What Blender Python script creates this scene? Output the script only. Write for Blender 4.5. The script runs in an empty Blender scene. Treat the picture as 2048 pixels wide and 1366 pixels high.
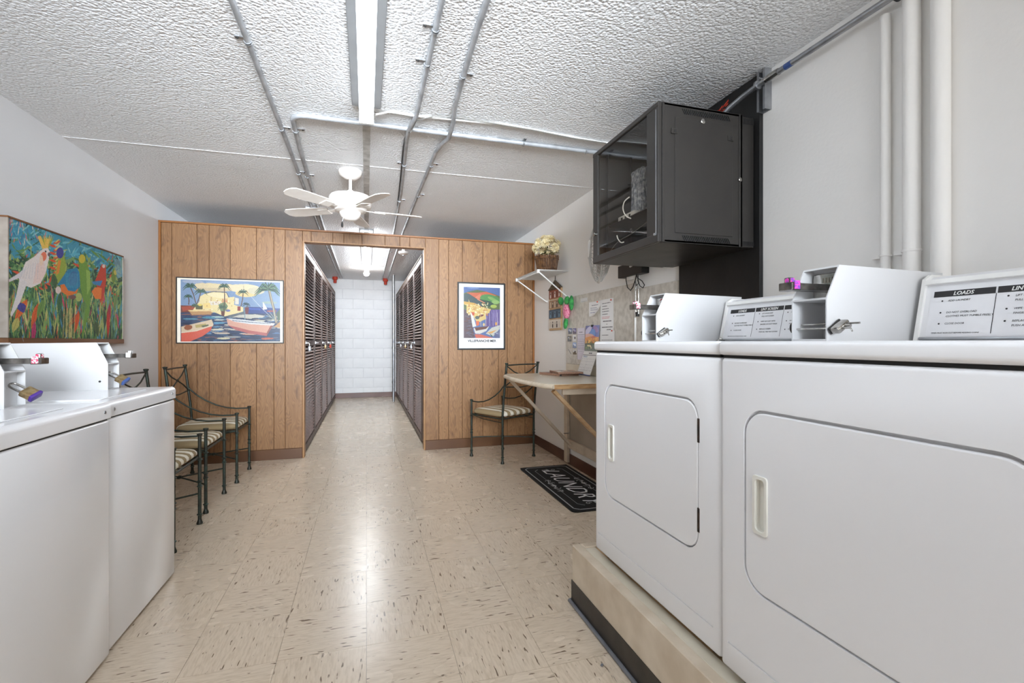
import bpy, bmesh, math, random
import numpy as np
from mathutils import Vector, Matrix, Euler

# ------------------------------------------------------------------ camera
R_ = random.Random(7)
sc = bpy.context.scene
COL = sc.collection
F, CX, CY, H = 965.0, 1024.0, 684.0, 1.13
TH = math.atan(291.0 / F)
S_, C_ = math.sin(TH), math.cos(TH)
cam_d = bpy.data.cameras.new('camera'); cam = bpy.data.objects.new('camera', cam_d); COL.objects.link(cam)
cam_d.sensor_width = 36.0; cam_d.lens = F / 2048 * 36.0; cam_d.clip_start = 0.02
cam_d.shift_y = 1.0 / 2048
cam.location = (0, 0, H); cam.rotation_euler = (math.radians(90), 0, -TH)
sc.camera = cam
sc.view_settings.view_transform = 'Standard'
sc.view_settings.look = 'None'
sc.view_settings.gamma = 1.0
sc.view_settings.use_curve_mapping = False
sc.view_settings.exposure = 0.96
sc.cycles.diffuse_bounces = 8; sc.cycles.max_bounces = 14
LAMP = 4.6       # radiance of the fluorescent lenses
CORR = 30.0
DAY_FILL = 88.0        # daylight fill added through the unseen rear window
ADDED_FILL = 36.0      # unseen fill light added behind the camera, aimed down the room
w = bpy.data.worlds.new('world'); sc.world = w; w.use_nodes = True
w.node_tree.nodes['Background'].inputs[0].default_value = (0.8, 0.87, 1.0, 1)
w.node_tree.nodes['Background'].inputs[1].default_value = 1.0

al = bpy.data.lights.new('rear_daylight_fill', 'AREA'); al.shape = 'RECTANGLE'; al.size = 3.4; al.size_y = 2.1
al.energy = DAY_FILL; al.color = (0.92, 0.96, 1.0)
alo = bpy.data.objects.new('rear_daylight_fill', al); COL.objects.link(alo)
alo.location = (0.0, -7.4, 1.25); alo.rotation_euler = (math.radians(90), 0, 0)   # faces +Y

fl_ = bpy.data.lights.new('added_fill', 'AREA'); fl_.shape = 'RECTANGLE'; fl_.size = 1.3; fl_.size_y = 0.8
fl_.energy = ADDED_FILL; fl_.color = (0.84, 0.92, 1.0); fl_.spread = math.radians(54)
flo = bpy.data.objects.new('added_fill', fl_); COL.objects.link(flo)
flo.location = (0.0, -1.3, 1.85); flo.rotation_euler = Vector((0.0, 5.0, 0.12)).to_track_quat('-Z', 'Y').to_euler()

def ray(px, py):
    u = (px - CX) / F; v = (CY - py) / F
    return (S_ + u * C_, C_ - u * S_, v)
def onX(px, py, X):
    d = ray(px, py); t = X / d[0]; return (X, d[1] * t, H + d[2] * t)
def onY(px, py, Y):
    d = ray(px, py); t = Y / d[1]; return (d[0] * t, Y, H + d[2] * t)
def onZ(px, py, Z):
    d = ray(px, py); t = (Z - H) / d[2]; return (d[0] * t, d[1] * t, Z)

# ------------------------------------------------------------------ materials
def lin(c):
    r = []
    for v in c[:3]:
        v = v / 255.0
        r.append(v / 12.92 if v <= 0.04045 else ((v + 0.055) / 1.055) ** 2.4)
    return (r[0], r[1], r[2], 1.0)

class NT:
    def __init__(s, name):
        s.m = bpy.data.materials.new(name); s.m.use_nodes = True
        s.t = s.m.node_tree; s.b = s.t.nodes['Principled BSDF']
    def n(s, typ, **kw):
        nd = s.t.nodes.new(typ)
        for k, v in kw.items():
            if k.startswith('i_'):
                key = k[2:]; key = int(key) if key.isdigit() else key.replace('_', ' ')
                nd.inputs[key].default_value = v
            else: setattr(nd, k, v)
        return nd
    def l(s, a, b): s.t.links.new(a, b)

def mat(name, c1, c2=None, scale=6.0, rough=0.5, metal=0.0, bump=0.0, bscale=40.0, stretch=(1, 1, 1), detail=3.0,
        lo=0.35, hi=0.65, coat=0.0, emit=0.0, spec=0.5, trans=0.0, rvar=0.05):
    k = NT(name); b = k.b
    if c2 is None: c2 = tuple(max(0, v * 0.965) for v in c1)
    tc = k.n('ShaderNodeTexCoord'); mp = k.n('ShaderNodeMapping'); mp.inputs['Scale'].default_value = stretch
    k.l(tc.outputs['Object'], mp.inputs[0])
    nz = k.n('ShaderNodeTexNoise'); nz.inputs['Scale'].default_value = scale; nz.inputs['Detail'].default_value = detail
    k.l(mp.outputs[0], nz.inputs[0])
    cr = k.n('ShaderNodeValToRGB'); cr.color_ramp.elements[0].position = lo; cr.color_ramp.elements[1].position = hi
    cr.color_ramp.elements[0].color = lin(c1); cr.color_ramp.elements[1].color = lin(c2)
    k.l(nz.outputs[0], cr.inputs[0]); k.l(cr.outputs[0], b.inputs['Base Color'])
    mr = k.n('ShaderNodeMapRange'); mr.inputs[3].default_value = max(0, rough - rvar); mr.inputs[4].default_value = min(1, rough + rvar)
    k.l(nz.outputs[0], mr.inputs[0]); k.l(mr.outputs[0], b.inputs['Roughness'])
    b.inputs['Metallic'].default_value = metal
    b.inputs['Specular IOR Level'].default_value = spec
    if coat: b.inputs['Coat Weight'].default_value = coat; b.inputs['Coat Roughness'].default_value = 0.08
    if trans: b.inputs['Transmission Weight'].default_value = trans
    if emit:
        b.inputs['Emission Strength'].default_value = emit; b.inputs['Emission Color'].default_value = lin(c1)
    if bump:
        n2 = k.n('ShaderNodeTexNoise'); n2.inputs['Scale'].default_value = bscale; n2.inputs['Detail'].default_value = 2
        k.l(mp.outputs[0], n2.inputs[0])
        bp = k.n('ShaderNodeBump'); bp.inputs['Strength'].default_value = 1.0; bp.inputs['Distance'].default_value = bump
        k.l(n2.outputs[0], bp.inputs['Height']); k.l(bp.outputs[0], b.inputs['Normal'])
    return k.m

M = {}
M['wall'] = mat('wall_paint', (220, 221, 223), (216, 217, 219), 1.5, 0.6, bump=0.0006, bscale=90)
M['wall_r'] = mat('wall_paint_warm', (240, 238, 235), (237, 235, 231), 1.3, 0.55, bump=0.0008, bscale=60)
M['block'] = mat('block_paint', (236, 237, 238), (228, 229, 231), 4, 0.55, bump=0.001, bscale=120)
M['mortar'] = mat('mortar_paint', (226, 227, 229), None, 8, 0.7)
M['enamel'] = mat('white_enamel', (230, 230, 232), (229, 229, 231), 2.0, 0.28, coat=0.25, rvar=0.0)
M['enamel2'] = mat('white_washer_enamel', (231, 231, 233), (230, 230, 232), 2.0, 0.22, coat=0.4, rvar=0.0)
M['sheet'] = mat('white_coated_sheet', (204, 204, 205), (202, 202, 203), 5, 0.35)
M['cream_pl'] = mat('cream_plastic', (228, 226, 218), None, 10, 0.35)
M['dark'] = mat('dark_gap', (24, 23, 23), (16, 16, 16), 10, 0.7)
M['rust'] = mat('dark_rusty_steel', (70, 52, 42), (34, 30, 28), 60, 0.6, metal=0.4)
M['cagewire'] = mat('greyed_white_wire', (206, 204, 200), (176, 174, 170), 20, 0.4)
M['pan'] = mat('shade_grey_pan', (150, 152, 154), None, 10, 0.5)  # grey stands for the shadow bands beside the lens
M['sidelens'] = mat('lens_side', (240, 246, 252), (240, 246, 252), 4, 0.4, emit=0.9)
M['sidelensc'] = mat('corridor_lens_side', (240, 246, 252), (240, 246, 252), 4, 0.4, emit=8)
M['magp'] = mat('yellowed_page_edges', (176, 140, 116), (120, 78, 60), 90, 0.7, stretch=(1, 1, 20))
M['steel'] = mat('galvanised_steel', (176, 178, 181), (150, 152, 156), 14, 0.34, metal=0.85, rvar=0.1)
M['emt'] = mat('painted_conduit', (176, 178, 181), (148, 150, 153), 12, 0.42, metal=0.3, rvar=0.1)
M['chrome'] = mat('worn_chrome', (214, 212, 208), (150, 147, 142), 25, 0.16, metal=1.0)
M['slide'] = mat('brushed_slide_steel', (150, 147, 143), (98, 95, 92), 30, 0.3, metal=1.0)
M['brass'] = mat('tarnished_brass', (178, 158, 118), (120, 92, 60), 45, 0.35, metal=0.7)
M['purple'] = mat('purple_rubber', (70, 40, 130), None, 20, 0.4)
M['blue'] = mat('blue_rubber', (60, 84, 140), None, 20, 0.4)
M['pink'] = mat('pink_sticker', (226, 70, 170), (120, 70, 170), 160, 0.3, lo=0.45, hi=0.55)
M['pinkred'] = mat('rosy_sticker', (214, 60, 96), (235, 225, 230), 160, 0.3, lo=0.45, hi=0.55)
M['black'] = mat('black_powdercoat', (42, 39, 36), (38, 35, 33), 8, 0.42, bump=0.0001, bscale=400)
M['blackb'] = mat('black_painted_board', (26, 25, 25), (14, 14, 14), 5, 0.5, bump=0.0006, bscale=40)
M['red'] = mat('red_paint', (206, 70, 44), (180, 52, 34), 40, 0.6)
M['redbadge'] = mat('red_badge', (196, 52, 48), None, 30, 0.4)
M['white'] = mat('white_gloss', (238, 237, 234), None, 12, 0.35)
M['whitewire'] = mat('white_coated_wire', (236, 236, 234), None, 12, 0.4)
M['paper'] = mat('paper', (236, 236, 238), (230, 230, 233), 12, 0.8)
M['ink'] = mat('ink', (38, 36, 38), None, 12, 0.6)
M['trim'] = mat('orange_stained_trim', (146, 92, 40), (132, 82, 34), 8, 0.4, stretch=(20, 20, 1))
M['jamb'] = mat('jamb_trim', (168, 128, 86), (148, 106, 66), 8, 0.45, stretch=(20, 20, 1))
M['basebrown'] = mat('brown_vinyl_base', (100, 66, 38), (88, 56, 32), 3, 0.4)
M['baserust'] = mat('rust_brown_base', (96, 58, 42), (80, 46, 34), 3, 0.4)
M['iron'] = mat('verdigris_iron', (50, 50, 44), (58, 74, 66), 22, 0.42, metal=0.5, lo=0.4, hi=0.75, bump=0.0006, bscale=90)
M['laminate'] = mat('cream_laminate', (224, 216, 198), (214, 205, 186), 6, 0.25, coat=0.3)
M['edgewood'] = mat('worn_wood_edge', (196, 158, 112), (160, 118, 74), 12, 0.6, stretch=(1, 1, 6))
M['creamwood'] = mat('cream_painted_wood', (214, 200, 180), (198, 182, 160), 9, 0.5, bump=0.0006, bscale=25)
M['barewood'] = mat('bare_pine', (206, 176, 138), (186, 150, 108), 5, 0.55, stretch=(1, 1, 4))
M['rubberg'] = mat('grey_vinyl_cove', (118, 122, 130), (96, 98, 104), 10, 0.35)
M['kick'] = mat('dark_brown_kick', (50, 44, 38), (40, 35, 30), 12, 0.45, bump=0.0003, bscale=200)
M['cordblack'] = mat('black_rubber', (28, 27, 27), None, 12, 0.5)
M['cableg'] = mat('grey_cable', (126, 124, 120), None, 12, 0.5)
M['lockerw'] = mat('dark_stained_locker_wood', (88, 64, 54), (66, 46, 38), 7, 0.45, stretch=(1, 1, 1), bump=0.0004, bscale=80)
M['louver'] = mat('lit_stained_louver', (146, 110, 94), (112, 80, 66), 9, 0.36)  # stained slats, coloured lighter for the light they catch
M['pale'] = mat('pale_wood_edge', (138, 116, 98), (116, 96, 80), 9, 0.6)
M['wicker'] = mat('brown_twig', (120, 84, 52), (74, 48, 30), 30, 0.6, bump=0.001, bscale=120)
M['petal'] = mat('dried_cream_petal', (240, 230, 196), (222, 202, 150), 40, 0.7)
M['leafd'] = mat('dried_green_leaf', (112, 110, 58), (80, 84, 44), 40, 0.7)
M['felt_g'] = mat('green_felt', (72, 168, 84), (34, 116, 62), 26, 0.8, bump=0.001, bscale=60)
M['felt_p'] = mat('pink_fabric', (232, 150, 172), (190, 70, 108), 90, 0.8, lo=0.48, hi=0.6)
M['string'] = mat('grey_string', (150, 146, 138), None, 30, 0.7)
M['fanw'] = mat('ivory_fan_enamel', (236, 230, 224), (230, 223, 216), 10, 0.35)
M['lens'] = mat('lit_lens', (234, 245, 255), (234, 245, 255), 4, 0.4, emit=LAMP)
M['lens_fill'] = mat('rear_fill_lens', (234, 245, 255), (234, 245, 255), 4, 0.4, emit=LAMP * .4)
M['lensc'] = mat('lit_corridor_lens', (240, 248, 255), (240, 248, 255), 4, 0.4, emit=CORR)
M['bulb'] = mat('lit_bulb', (255, 252, 246), (255, 252, 246), 4, 0.4, emit=70)
M['board'] = mat('marbled_board', (214, 208, 198), (194, 187, 176), 26, 0.6, detail=8, lo=0.4, hi=0.62)
M['plas'] = mat('clear_bag_plastic', (206, 214, 226), (120, 130, 148), 60, 0.15, coat=0.6, bump=0.004, bscale=50)
M['bluepaint'] = mat('blue_label', (60, 84, 140), None, 12, 0.4)
M['slab'] = mat('under_floor', (120, 106, 90), None, 8, 0.7)
M['framed'] = mat('black_picture_frame', (38, 35, 32), (30, 27, 25), 20, 0.35)
M['frameb'] = mat('brown_picture_frame', (120, 80, 46), (92, 58, 32), 14, 0.45, stretch=(1, .1, 1))
M['frameg'] = mat('greyed_canvas_edge', (160, 150, 140), (138, 128, 118), 12, 0.6)
M['mat_c'] = mat('ivory_mount', (232, 222, 206), None, 12, 0.7)

def mat_print(name, rough=0.5, coat=0.0, bump=0.0):
    k = NT(name); a = k.n('ShaderNodeAttribute', attribute_name='Col'); k.l(a.outputs['Color'], k.b.inputs['Base Color'])
    k.b.inputs['Roughness'].default_value = rough
    nz = k.n('ShaderNodeTexNoise'); nz.inputs['Scale'].default_value = 120
    bp = k.n('ShaderNodeBump'); bp.inputs['Distance'].default_value = 0.0002 + bump; bp.inputs['Strength'].default_value = 0.6
    k.l(nz.outputs[0], bp.inputs['Height']); k.l(bp.outputs[0], k.b.inputs['Normal'])
    if coat: k.b.inputs['Coat Weight'].default_value = coat; k.b.inputs['Coat Roughness'].default_value = 0.05
    return k.m
M['print'] = mat_print('printed_surface', 0.5, 0.0)
M['canvas'] = mat_print('painted_canvas', 0.55, 0.0, 0.0004)
M['glossprint'] = mat_print('glossy_print', 0.35, 0.5)
M['pile'] = mat_print('short_black_pile', 0.9, 0.0, 0.002)

def ceiling_mat():
    k = NT('popcorn_ceiling'); tc = k.n('ShaderNodeTexCoord')
    n1 = k.n('ShaderNodeTexNoise'); n1.inputs['Scale'].default_value = 170; n1.inputs['Detail'].default_value = 1.5; n1.inputs['Roughness'].default_value = 0.55
    v = k.n('ShaderNodeTexVoronoi', feature='SMOOTH_F1'); v.inputs['Scale'].default_value = 78; v.inputs['Smoothness'].default_value = 0.35
    k.l(tc.outputs['Object'], n1.inputs[0]); k.l(tc.outputs['Object'], v.inputs[0])
    mx = k.n('ShaderNodeMath', operation='SUBTRACT'); nm = k.n('ShaderNodeMath', operation='MULTIPLY'); nm.inputs[1].default_value = 0.45; k.l(n1.outputs[0], nm.inputs[0]); k.l(nm.outputs[0], mx.inputs[0])
    ml = k.n('ShaderNodeMath', operation='MULTIPLY'); ml.inputs[1].default_value = 1.0; k.l(v.outputs['Distance'], ml.inputs[0]); k.l(ml.outputs[0], mx.inputs[1])
    bp = k.n('ShaderNodeBump'); bp.inputs['Distance'].default_value = 0.0075; bp.inputs['Strength'].default_value = 0.8
    k.l(mx.outputs[0], bp.inputs['Height']); k.l(bp.outputs[0], k.b.inputs['Normal'])
    n2 = k.n('ShaderNodeTexNoise'); n2.inputs['Scale'].default_value = 1.6; n2.inputs['Detail'].default_value = 5
    k.l(tc.outputs['Object'], n2.inputs[0])
    cr = k.n('ShaderNodeValToRGB'); cr.color_ramp.elements[0].position = .3; cr.color_ramp.elements[1].position = .7
    cr.color_ramp.elements[0].color = lin((236, 237, 239)); cr.color_ramp.elements[1].color = lin((230, 231, 232))
    k.l(n2.outputs[0], cr.inputs[0]); k.l(cr.outputs[0], k.b.inputs['Base Color'])
    k.b.inputs['Roughness'].default_value = 0.38; k.b.inputs['Specular IOR Level'].default_value = 0.5
    return k.m
M['ceil'] = ceiling_mat()

def tile_mat(name, world=False):
    k = NT(name); tc = k.n('ShaderNodeTexCoord'); oi = k.n('ShaderNodeObjectInfo')
    off = k.n('ShaderNodeVectorMath', operation='SCALE'); off.inputs[0].default_value = (13.7, 7.3, 3.1)
    k.l(oi.outputs['Random'], off.inputs['Scale'])
    ad = k.n('ShaderNodeVectorMath', operation='ADD'); k.l(tc.outputs['Object'], ad.inputs[0]); k.l(off.outputs[0], ad.inputs[1])
    def ns(sx, sy, det, lo, hi, sc_=1.0):
        mp = k.n('ShaderNodeMapping'); mp.inputs['Scale'].default_value = (sx, sy, 1); k.l(ad.outputs[0], mp.inputs[0])
        nz = k.n('ShaderNodeTexNoise'); nz.inputs['Scale'].default_value = sc_; nz.inputs['Detail'].default_value = det
        nz.inputs['Distortion'].default_value = 0.4
        k.l(mp.outputs[0], nz.inputs[0])
        r = k.n('ShaderNodeMapRange'); r.inputs[1].default_value = lo; r.inputs[2].default_value = hi
        k.l(nz.outputs[0], r.inputs[0]); return r.outputs[0]
    fine = ns(20, 130, 3, 0.42, 0.72)
    dark = ns(17, 95, 1.6, 0.66, 0.70)
    big = ns(3.6, 4.2, 2, 0.0, 1.0)
    c = k.n('ShaderNodeMix', data_type='RGBA'); c.inputs['A'].default_value = lin((221, 205, 184)); c.inputs['B'].default_value = lin((201, 183, 160))
    k.l(fine, c.inputs['Factor'])
    c3 = k.n('ShaderNodeMix', data_type='RGBA'); c3.inputs['B'].default_value = lin((214, 198, 178))
    fm = k.n('ShaderNodeMath', operation='MULTIPLY'); fm.inputs[1].default_value = 0.25; k.l(big, fm.inputs[0])
    k.l(fm.outputs[0], c3.inputs['Factor']); k.l(c.outputs['Result'], c3.inputs['A'])
    c2 = k.n('ShaderNodeMix', data_type='RGBA'); c2.inputs['B'].default_value = lin((104, 84, 66))
    dm = k.n('ShaderNodeMath', operation='MULTIPLY'); dm.inputs[1].default_value = 0.9; k.l(dark, dm.inputs[0])
    k.l(dm.outputs[0], c2.inputs['Factor']); k.l(c3.outputs['Result'], c2.inputs['A'])
    k.l(c2.outputs['Result'], k.b.inputs['Base Color'])
    rr = k.n('ShaderNodeMapRange'); rr.inputs[3].default_value = 0.24; rr.inputs[4].default_value = 0.30
    k.l(big, rr.inputs[0]); k.l(rr.outputs[0], k.b.inputs['Roughness'])
    return k.m
M['tile'] = tile_mat('vinyl_tile')

def wood_mat():
    k = NT('knotty_panelling'); tc = k.n('ShaderNodeTexCoord'); oi = k.n('ShaderNodeObjectInfo')
    off = k.n('ShaderNodeVectorMath', operation='SCALE'); off.inputs[0].default_value = (9.7, 1.3, 23.1)
    k.l(oi.outputs['Random'], off.inputs['Scale'])
    ad = k.n('ShaderNodeVectorMath', operation='ADD'); k.l(tc.outputs['Object'], ad.inputs[0]); k.l(off.outputs[0], ad.inputs[1])
    # warp field: knots pull the grain
    wp = k.n('ShaderNodeTexNoise'); wp.inputs['Scale'].default_value = 3.2; wp.inputs['Detail'].default_value = 2
    mpw = k.n('ShaderNodeMapping'); mpw.inputs['Scale'].default_value = (3.0, 1, 1.0); k.l(ad.outputs[0], mpw.inputs[0]); k.l(mpw.outputs[0], wp.inputs[0])
    mp = k.n('ShaderNodeMapping'); mp.inputs['Scale'].default_value = (26, 1, 2.2); k.l(ad.outputs[0], mp.inputs[0])
    mm = k.n('ShaderNodeMix', data_type='VECTOR'); mm.inputs['Factor'].default_value = 0.5
    ws = k.n('ShaderNodeVectorMath', operation='SCALE'); ws.inputs['Scale'].default_value = 7.0; k.l(wp.outputs['Color'], ws.inputs[0])
    a2 = k.n('ShaderNodeVectorMath', operation='ADD'); k.l(mp.outputs[0], a2.inputs[0]); k.l(ws.outputs[0], a2.inputs[1])
    wv = k.n('ShaderNodeTexWave', wave_type='BANDS', bands_direction='X'); wv.inputs['Scale'].default_value = 0.62; wv.inputs['Distortion'].default_value = 2.2
    wv.inputs['Detail'].default_value = 3; wv.inputs['Detail Scale'].default_value = 1.2
    k.l(a2.outputs[0], wv.inputs[0])
    nf = k.n('ShaderNodeTexNoise'); nf.inputs['Scale'].default_value = 1; nf.inputs['Detail'].default_value = 4
    mpf = k.n('ShaderNodeMapping'); mpf.inputs['Scale'].default_value = (110, 20, 6); k.l(ad.outputs[0], mpf.inputs[0]); k.l(mpf.outputs[0], nf.inputs[0])
    # blotches & knots
    kb = k.n('ShaderNodeTexNoise'); kb.inputs['Scale'].default_value = 1; kb.inputs['Detail'].default_value = 4; kb.inputs['Distortion'].default_value = 1.2
    mpk = k.n('ShaderNodeMapping'); mpk.inputs['Scale'].default_value = (13, 6, 5.5); k.l(ad.outputs[0], mpk.inputs[0]); k.l(mpk.outputs[0], kb.inputs[0])
    kr = k.n('ShaderNodeMapRange'); kr.inputs[1].default_value = 0.58; kr.inputs[2].default_value = 0.80; k.l(kb.outputs[0], kr.inputs[0])
    tone = k.n('ShaderNodeMix', data_type='RGBA'); tone.inputs['A'].default_value = lin((150, 110, 70)); tone.inputs['B'].default_value = lin((128, 90, 54))
    k.l(oi.outputs['Random'], tone.inputs['Factor'])
    g1 = k.n('ShaderNodeMix', data_type='RGBA'); g1.inputs['B'].default_value = lin((88, 54, 28)); k.l(tone.outputs['Result'], g1.inputs['A'])
    gm = k.n('ShaderNodeMath', operation='MULTIPLY'); gm.inputs[1].default_value = 0.42; k.l(wv.outputs['Fac'], gm.inputs[0]); k.l(gm.outputs[0], g1.inputs['Factor'])
    g2 = k.n('ShaderNodeMix', data_type='RGBA'); g2.inputs['B'].default_value = lin((166, 128, 88)); k.l(g1.outputs['Result'], g2.inputs['A'])
    gf = k.n('ShaderNodeMapRange'); gf.inputs[1].default_value = .4; gf.inputs[2].default_value = .75; gf.inputs[4].default_value = .35
    k.l(nf.outputs[0], gf.inputs[0]); k.l(gf.outputs[0], g2.inputs['Factor'])
    g3 = k.n('ShaderNodeMix', data_type='RGBA'); g3.inputs['B'].default_value = lin((66, 37, 20)); k.l(g2.outputs['Result'], g3.inputs['A'])
    km = k.n('ShaderNodeMath', operation='MULTIPLY'); km.inputs[1].default_value = 0.7; k.l(kr.outputs[0], km.inputs[0]); k.l(km.outputs[0], g3.inputs['Factor'])
    k.l(g3.outputs['Result'], k.b.inputs['Base Color'])
    k.b.inputs['Roughness'].default_value = 0.48
    return k.m
M['wood'] = wood_mat()

def stripe_mat():
    k = NT('striped_cushion'); tc = k.n('ShaderNodeTexCoord'); sp = k.n('ShaderNodeSeparateXYZ'); k.l(tc.outputs['Object'], sp.inputs[0])
    m1 = k.n('ShaderNodeMath', operation='MULTIPLY'); m1.inputs[1].default_value = 2 * math.pi / 0.082; k.l(sp.outputs['Y'], m1.inputs[0])
    m2 = k.n('ShaderNodeMath', operation='COSINE'); k.l(m1.outputs[0], m2.inputs[0])
    cr = k.n('ShaderNodeValToRGB'); cr.color_ramp.elements[0].position = .0; cr.color_ramp.elements[1].position = .06
    cr.color_ramp.elements[0].color = lin((152, 132, 98)); cr.color_ramp.elements[1].color = lin((232, 226, 210))
    ad = k.n('ShaderNodeMath', operation='ADD'); ad.inputs[1].default_value = 0.0; k.l(m2.outputs[0], ad.inputs[0])
    k.l(ad.outputs[0], cr.inputs[0]); k.l(cr.outputs[0], k.b.inputs['Base Color']); k.b.inputs['Roughness'].default_value = 0.85
    nz = k.n('ShaderNodeTexNoise'); nz.inputs['Scale'].default_value = 300
    bp = k.n('ShaderNodeBump'); bp.inputs['Distance'].default_value = 0.0006; k.l(nz.outputs[0], bp.inputs['Height']); k.l(bp.outputs[0], k.b.inputs['Normal'])
    return k.m
M['stripe'] = stripe_mat()

def glass_mat(name, col, rough=0.02):
    k = NT(name); t = k.t
    tr = k.n('ShaderNodeBsdfTransparent'); tr.inputs[0].default_value = col
    gl = k.n('ShaderNodeBsdfGlossy'); gl.inputs['Roughness'].default_value = rough; gl.inputs[0].default_value = (.9, .9, .9, 1)
    fr = k.n('ShaderNodeFresnel'); fr.inputs[0].default_value = 1.5
    ge = k.n('ShaderNodeNewGeometry'); iv = k.n('ShaderNodeMath', operation='SUBTRACT'); iv.inputs[0].default_value = 1; k.l(ge.outputs['Backfacing'], iv.inputs[1])
    mu = k.n('ShaderNodeMath', operation='MULTIPLY'); k.l(fr.outputs[0], mu.inputs[0]); k.l(iv.outputs[0], mu.inputs[1])
    mx = k.n('ShaderNodeMixShader'); k.l(mu.outputs[0], mx.inputs[0]); k.l(tr.outputs[0], mx.inputs[1]); k.l(gl.outputs[0], mx.inputs[2])
    k.l(mx.outputs[0], t.nodes['Material Output'].inputs[0]); return k.m
M['smoked'] = glass_mat('smoked_glass', (.84, .82, .79, 1))
M['clear'] = glass_mat('clear_glass', (.97, .98, .98, 1))

# ------------------------------------------------------------------ mesh helpers
class MB:
    def __init__(s): s.bm = bmesh.new()
    def box(s, x0, x1, y0, y1, z0, z1, r=0.0, seg=2):
        if r > 0:
            t = bmesh.new(); bmesh.ops.create_cube(t, size=1)
            for v in t.verts: v.co = Vector(((x0 + x1) / 2 + v.co.x * (x1 - x0), (y0 + y1) / 2 + v.co.y * (y1 - y0), (z0 + z1) / 2 + v.co.z * (z1 - z0)))
            bmesh.ops.bevel(t, geom=t.edges[:], offset=r, segments=seg, profile=0.5, affect='EDGES')
            s.add(t); t.free()
        else:
            v = [s.bm.verts.new(p) for p in ((x0, y0, z0), (x1, y0, z0), (x1, y1, z0), (x0, y1, z0), (x0, y0, z1), (x1, y0, z1), (x1, y1, z1), (x0, y1, z1))]
            for f in ((0, 3, 2, 1), (4, 5, 6, 7), (0, 1, 5, 4), (1, 2, 6, 5), (2, 3, 7, 6), (3, 0, 4, 7)): s.bm.faces.new([v[i] for i in f])
        return s
    def add(s, other, M4=None):
        mp = {}
        for v in other.verts: mp[v] = s.bm.verts.new(M4 @ v.co if M4 else v.co)
        for f in other.faces:
            try: s.bm.faces.new([mp[v] for v in f.verts])
            except ValueError: pass
        return s
    def obox(s, c, ax, ay, az, sx, sy, sz, r=0.0):
        t = MB().box(-sx / 2, sx / 2, -sy / 2, sy / 2, -sz / 2, sz / 2, r)
        m = Matrix((Vector(ax).normalized(), Vector(ay).normalized(), Vector(az).normalized())).transposed().to_4x4(); m.translation = Vector(c)
        s.add(t.bm, m); t.bm.free(); return s
    def bar(s, p, q, wd, ht, up=(0, 0, 1)):
        p = Vector(p); q = Vector(q); a = (q - p).normalized(); u = Vector(up); b = u.cross(a)
        if b.length < 1e-4: b = Vector((1, 0, 0))
        b.normalize(); c = a.cross(b); return s.obox((p + q) / 2, a, b, c, (q - p).length, wd, ht)
    def tube(s, pts, r, n=10, caps=True, closed=False):
        pts = [Vector(p) for p in pts]; rings = []; L = len(pts)
        rr = r if isinstance(r, (list, tuple)) else [r] * L
        prev = None
        for i, p in enumerate(pts):
            if closed: a = pts[(i + 1) % L] - pts[i - 1]
            else: a = pts[min(i + 1, L - 1)] - pts[max(i - 1, 0)]
            a.normalize()
            if prev is None:
                u = Vector((0, 0, 1)) if abs(a.z) < .9 else Vector((1, 0, 0)); u = (u - a * u.dot(a)).normalized()
            else: u = (prev - a * prev.dot(a)).normalized()
            prev = u; v = a.cross(u)
            rings.append([s.bm.verts.new(p + (u * math.cos(2 * math.pi * k / n) + v * math.sin(2 * math.pi * k / n)) * rr[i]) for k in range(n)])
        for i in range(L if closed else L - 1):
            A = rings[i]; B = rings[(i + 1) % L]
            for k in range(n): s.bm.faces.new((A[k], A[(k + 1) % n], B[(k + 1) % n], B[k]))
        if caps and not closed: s.bm.faces.new(rings[0][::-1]); s.bm.faces.new(rings[-1])
        return s
    def lathe(s, prof, c=(0, 0, 0), axis='Z', n=24):
        c = Vector(c); rings = []
        def P(r, h, a):
            x, y = r * math.cos(a), r * math.sin(a)
            if axis == 'Z': return c + Vector((x, y, h))
            if axis == 'X': return c + Vector((h, x, y))
            if axis == 'Y': return c + Vector((y, h, x))
            e1, e2, e3 = axis; return c + e1 * x + e2 * y + e3 * h
        for r, h in prof: rings.append([s.bm.verts.new(P(max(r, 1e-5), h, 2 * math.pi * k / n)) for k in range(n)])
        for A, B in zip(rings, rings[1:]):
            for k in range(n): s.bm.faces.new((A[k], A[(k + 1) % n], B[(k + 1) % n], B[k]))
        s.bm.faces.new(rings[0][::-1]); s.bm.faces.new(rings[-1]); return s
    def prism(s, poly, h0, h1, plane='XZ'):
        """poly in the named plane, extruded along the third axis"""
        def P(a, b, h):
            return {'XZ': (a, h, b), 'YZ': (h, a, b), 'XY': (a, b, h)}[plane]
        A = [s.bm.verts.new(P(a, b, h0)) for a, b in poly]; B = [s.bm.verts.new(P(a, b, h1)) for a, b in poly]
        s.bm.faces.new(A); s.bm.faces.new(B[::-1]); n = len(poly)
        for i in range(n): s.bm.faces.new((A[i], B[i], B[(i + 1) % n], A[(i + 1) % n]))
        return s
    def quad(s, a, b, c, d):
        s.bm.faces.new([s.bm.verts.new(p) for p in (a, b, c, d)]); return s
    def ball(s, c, rx, ry=None, rz=None, u=16, v=10):
        t = bmesh.new(); bmesh.ops.create_uvsphere(t, u_segments=u, v_segments=v, radius=1)
        ry = ry or rx; rz = rz or rx
        s.add(t, Matrix.Translation(Vector(c)) @ Matrix.Diagonal((rx, ry, rz, 1))); t.free(); return s
    def mirror_x(s):
        for v in s.bm.verts: v.co.x = -v.co.x
        bmesh.ops.reverse_faces(s.bm, faces=s.bm.faces[:]); return s
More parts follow.
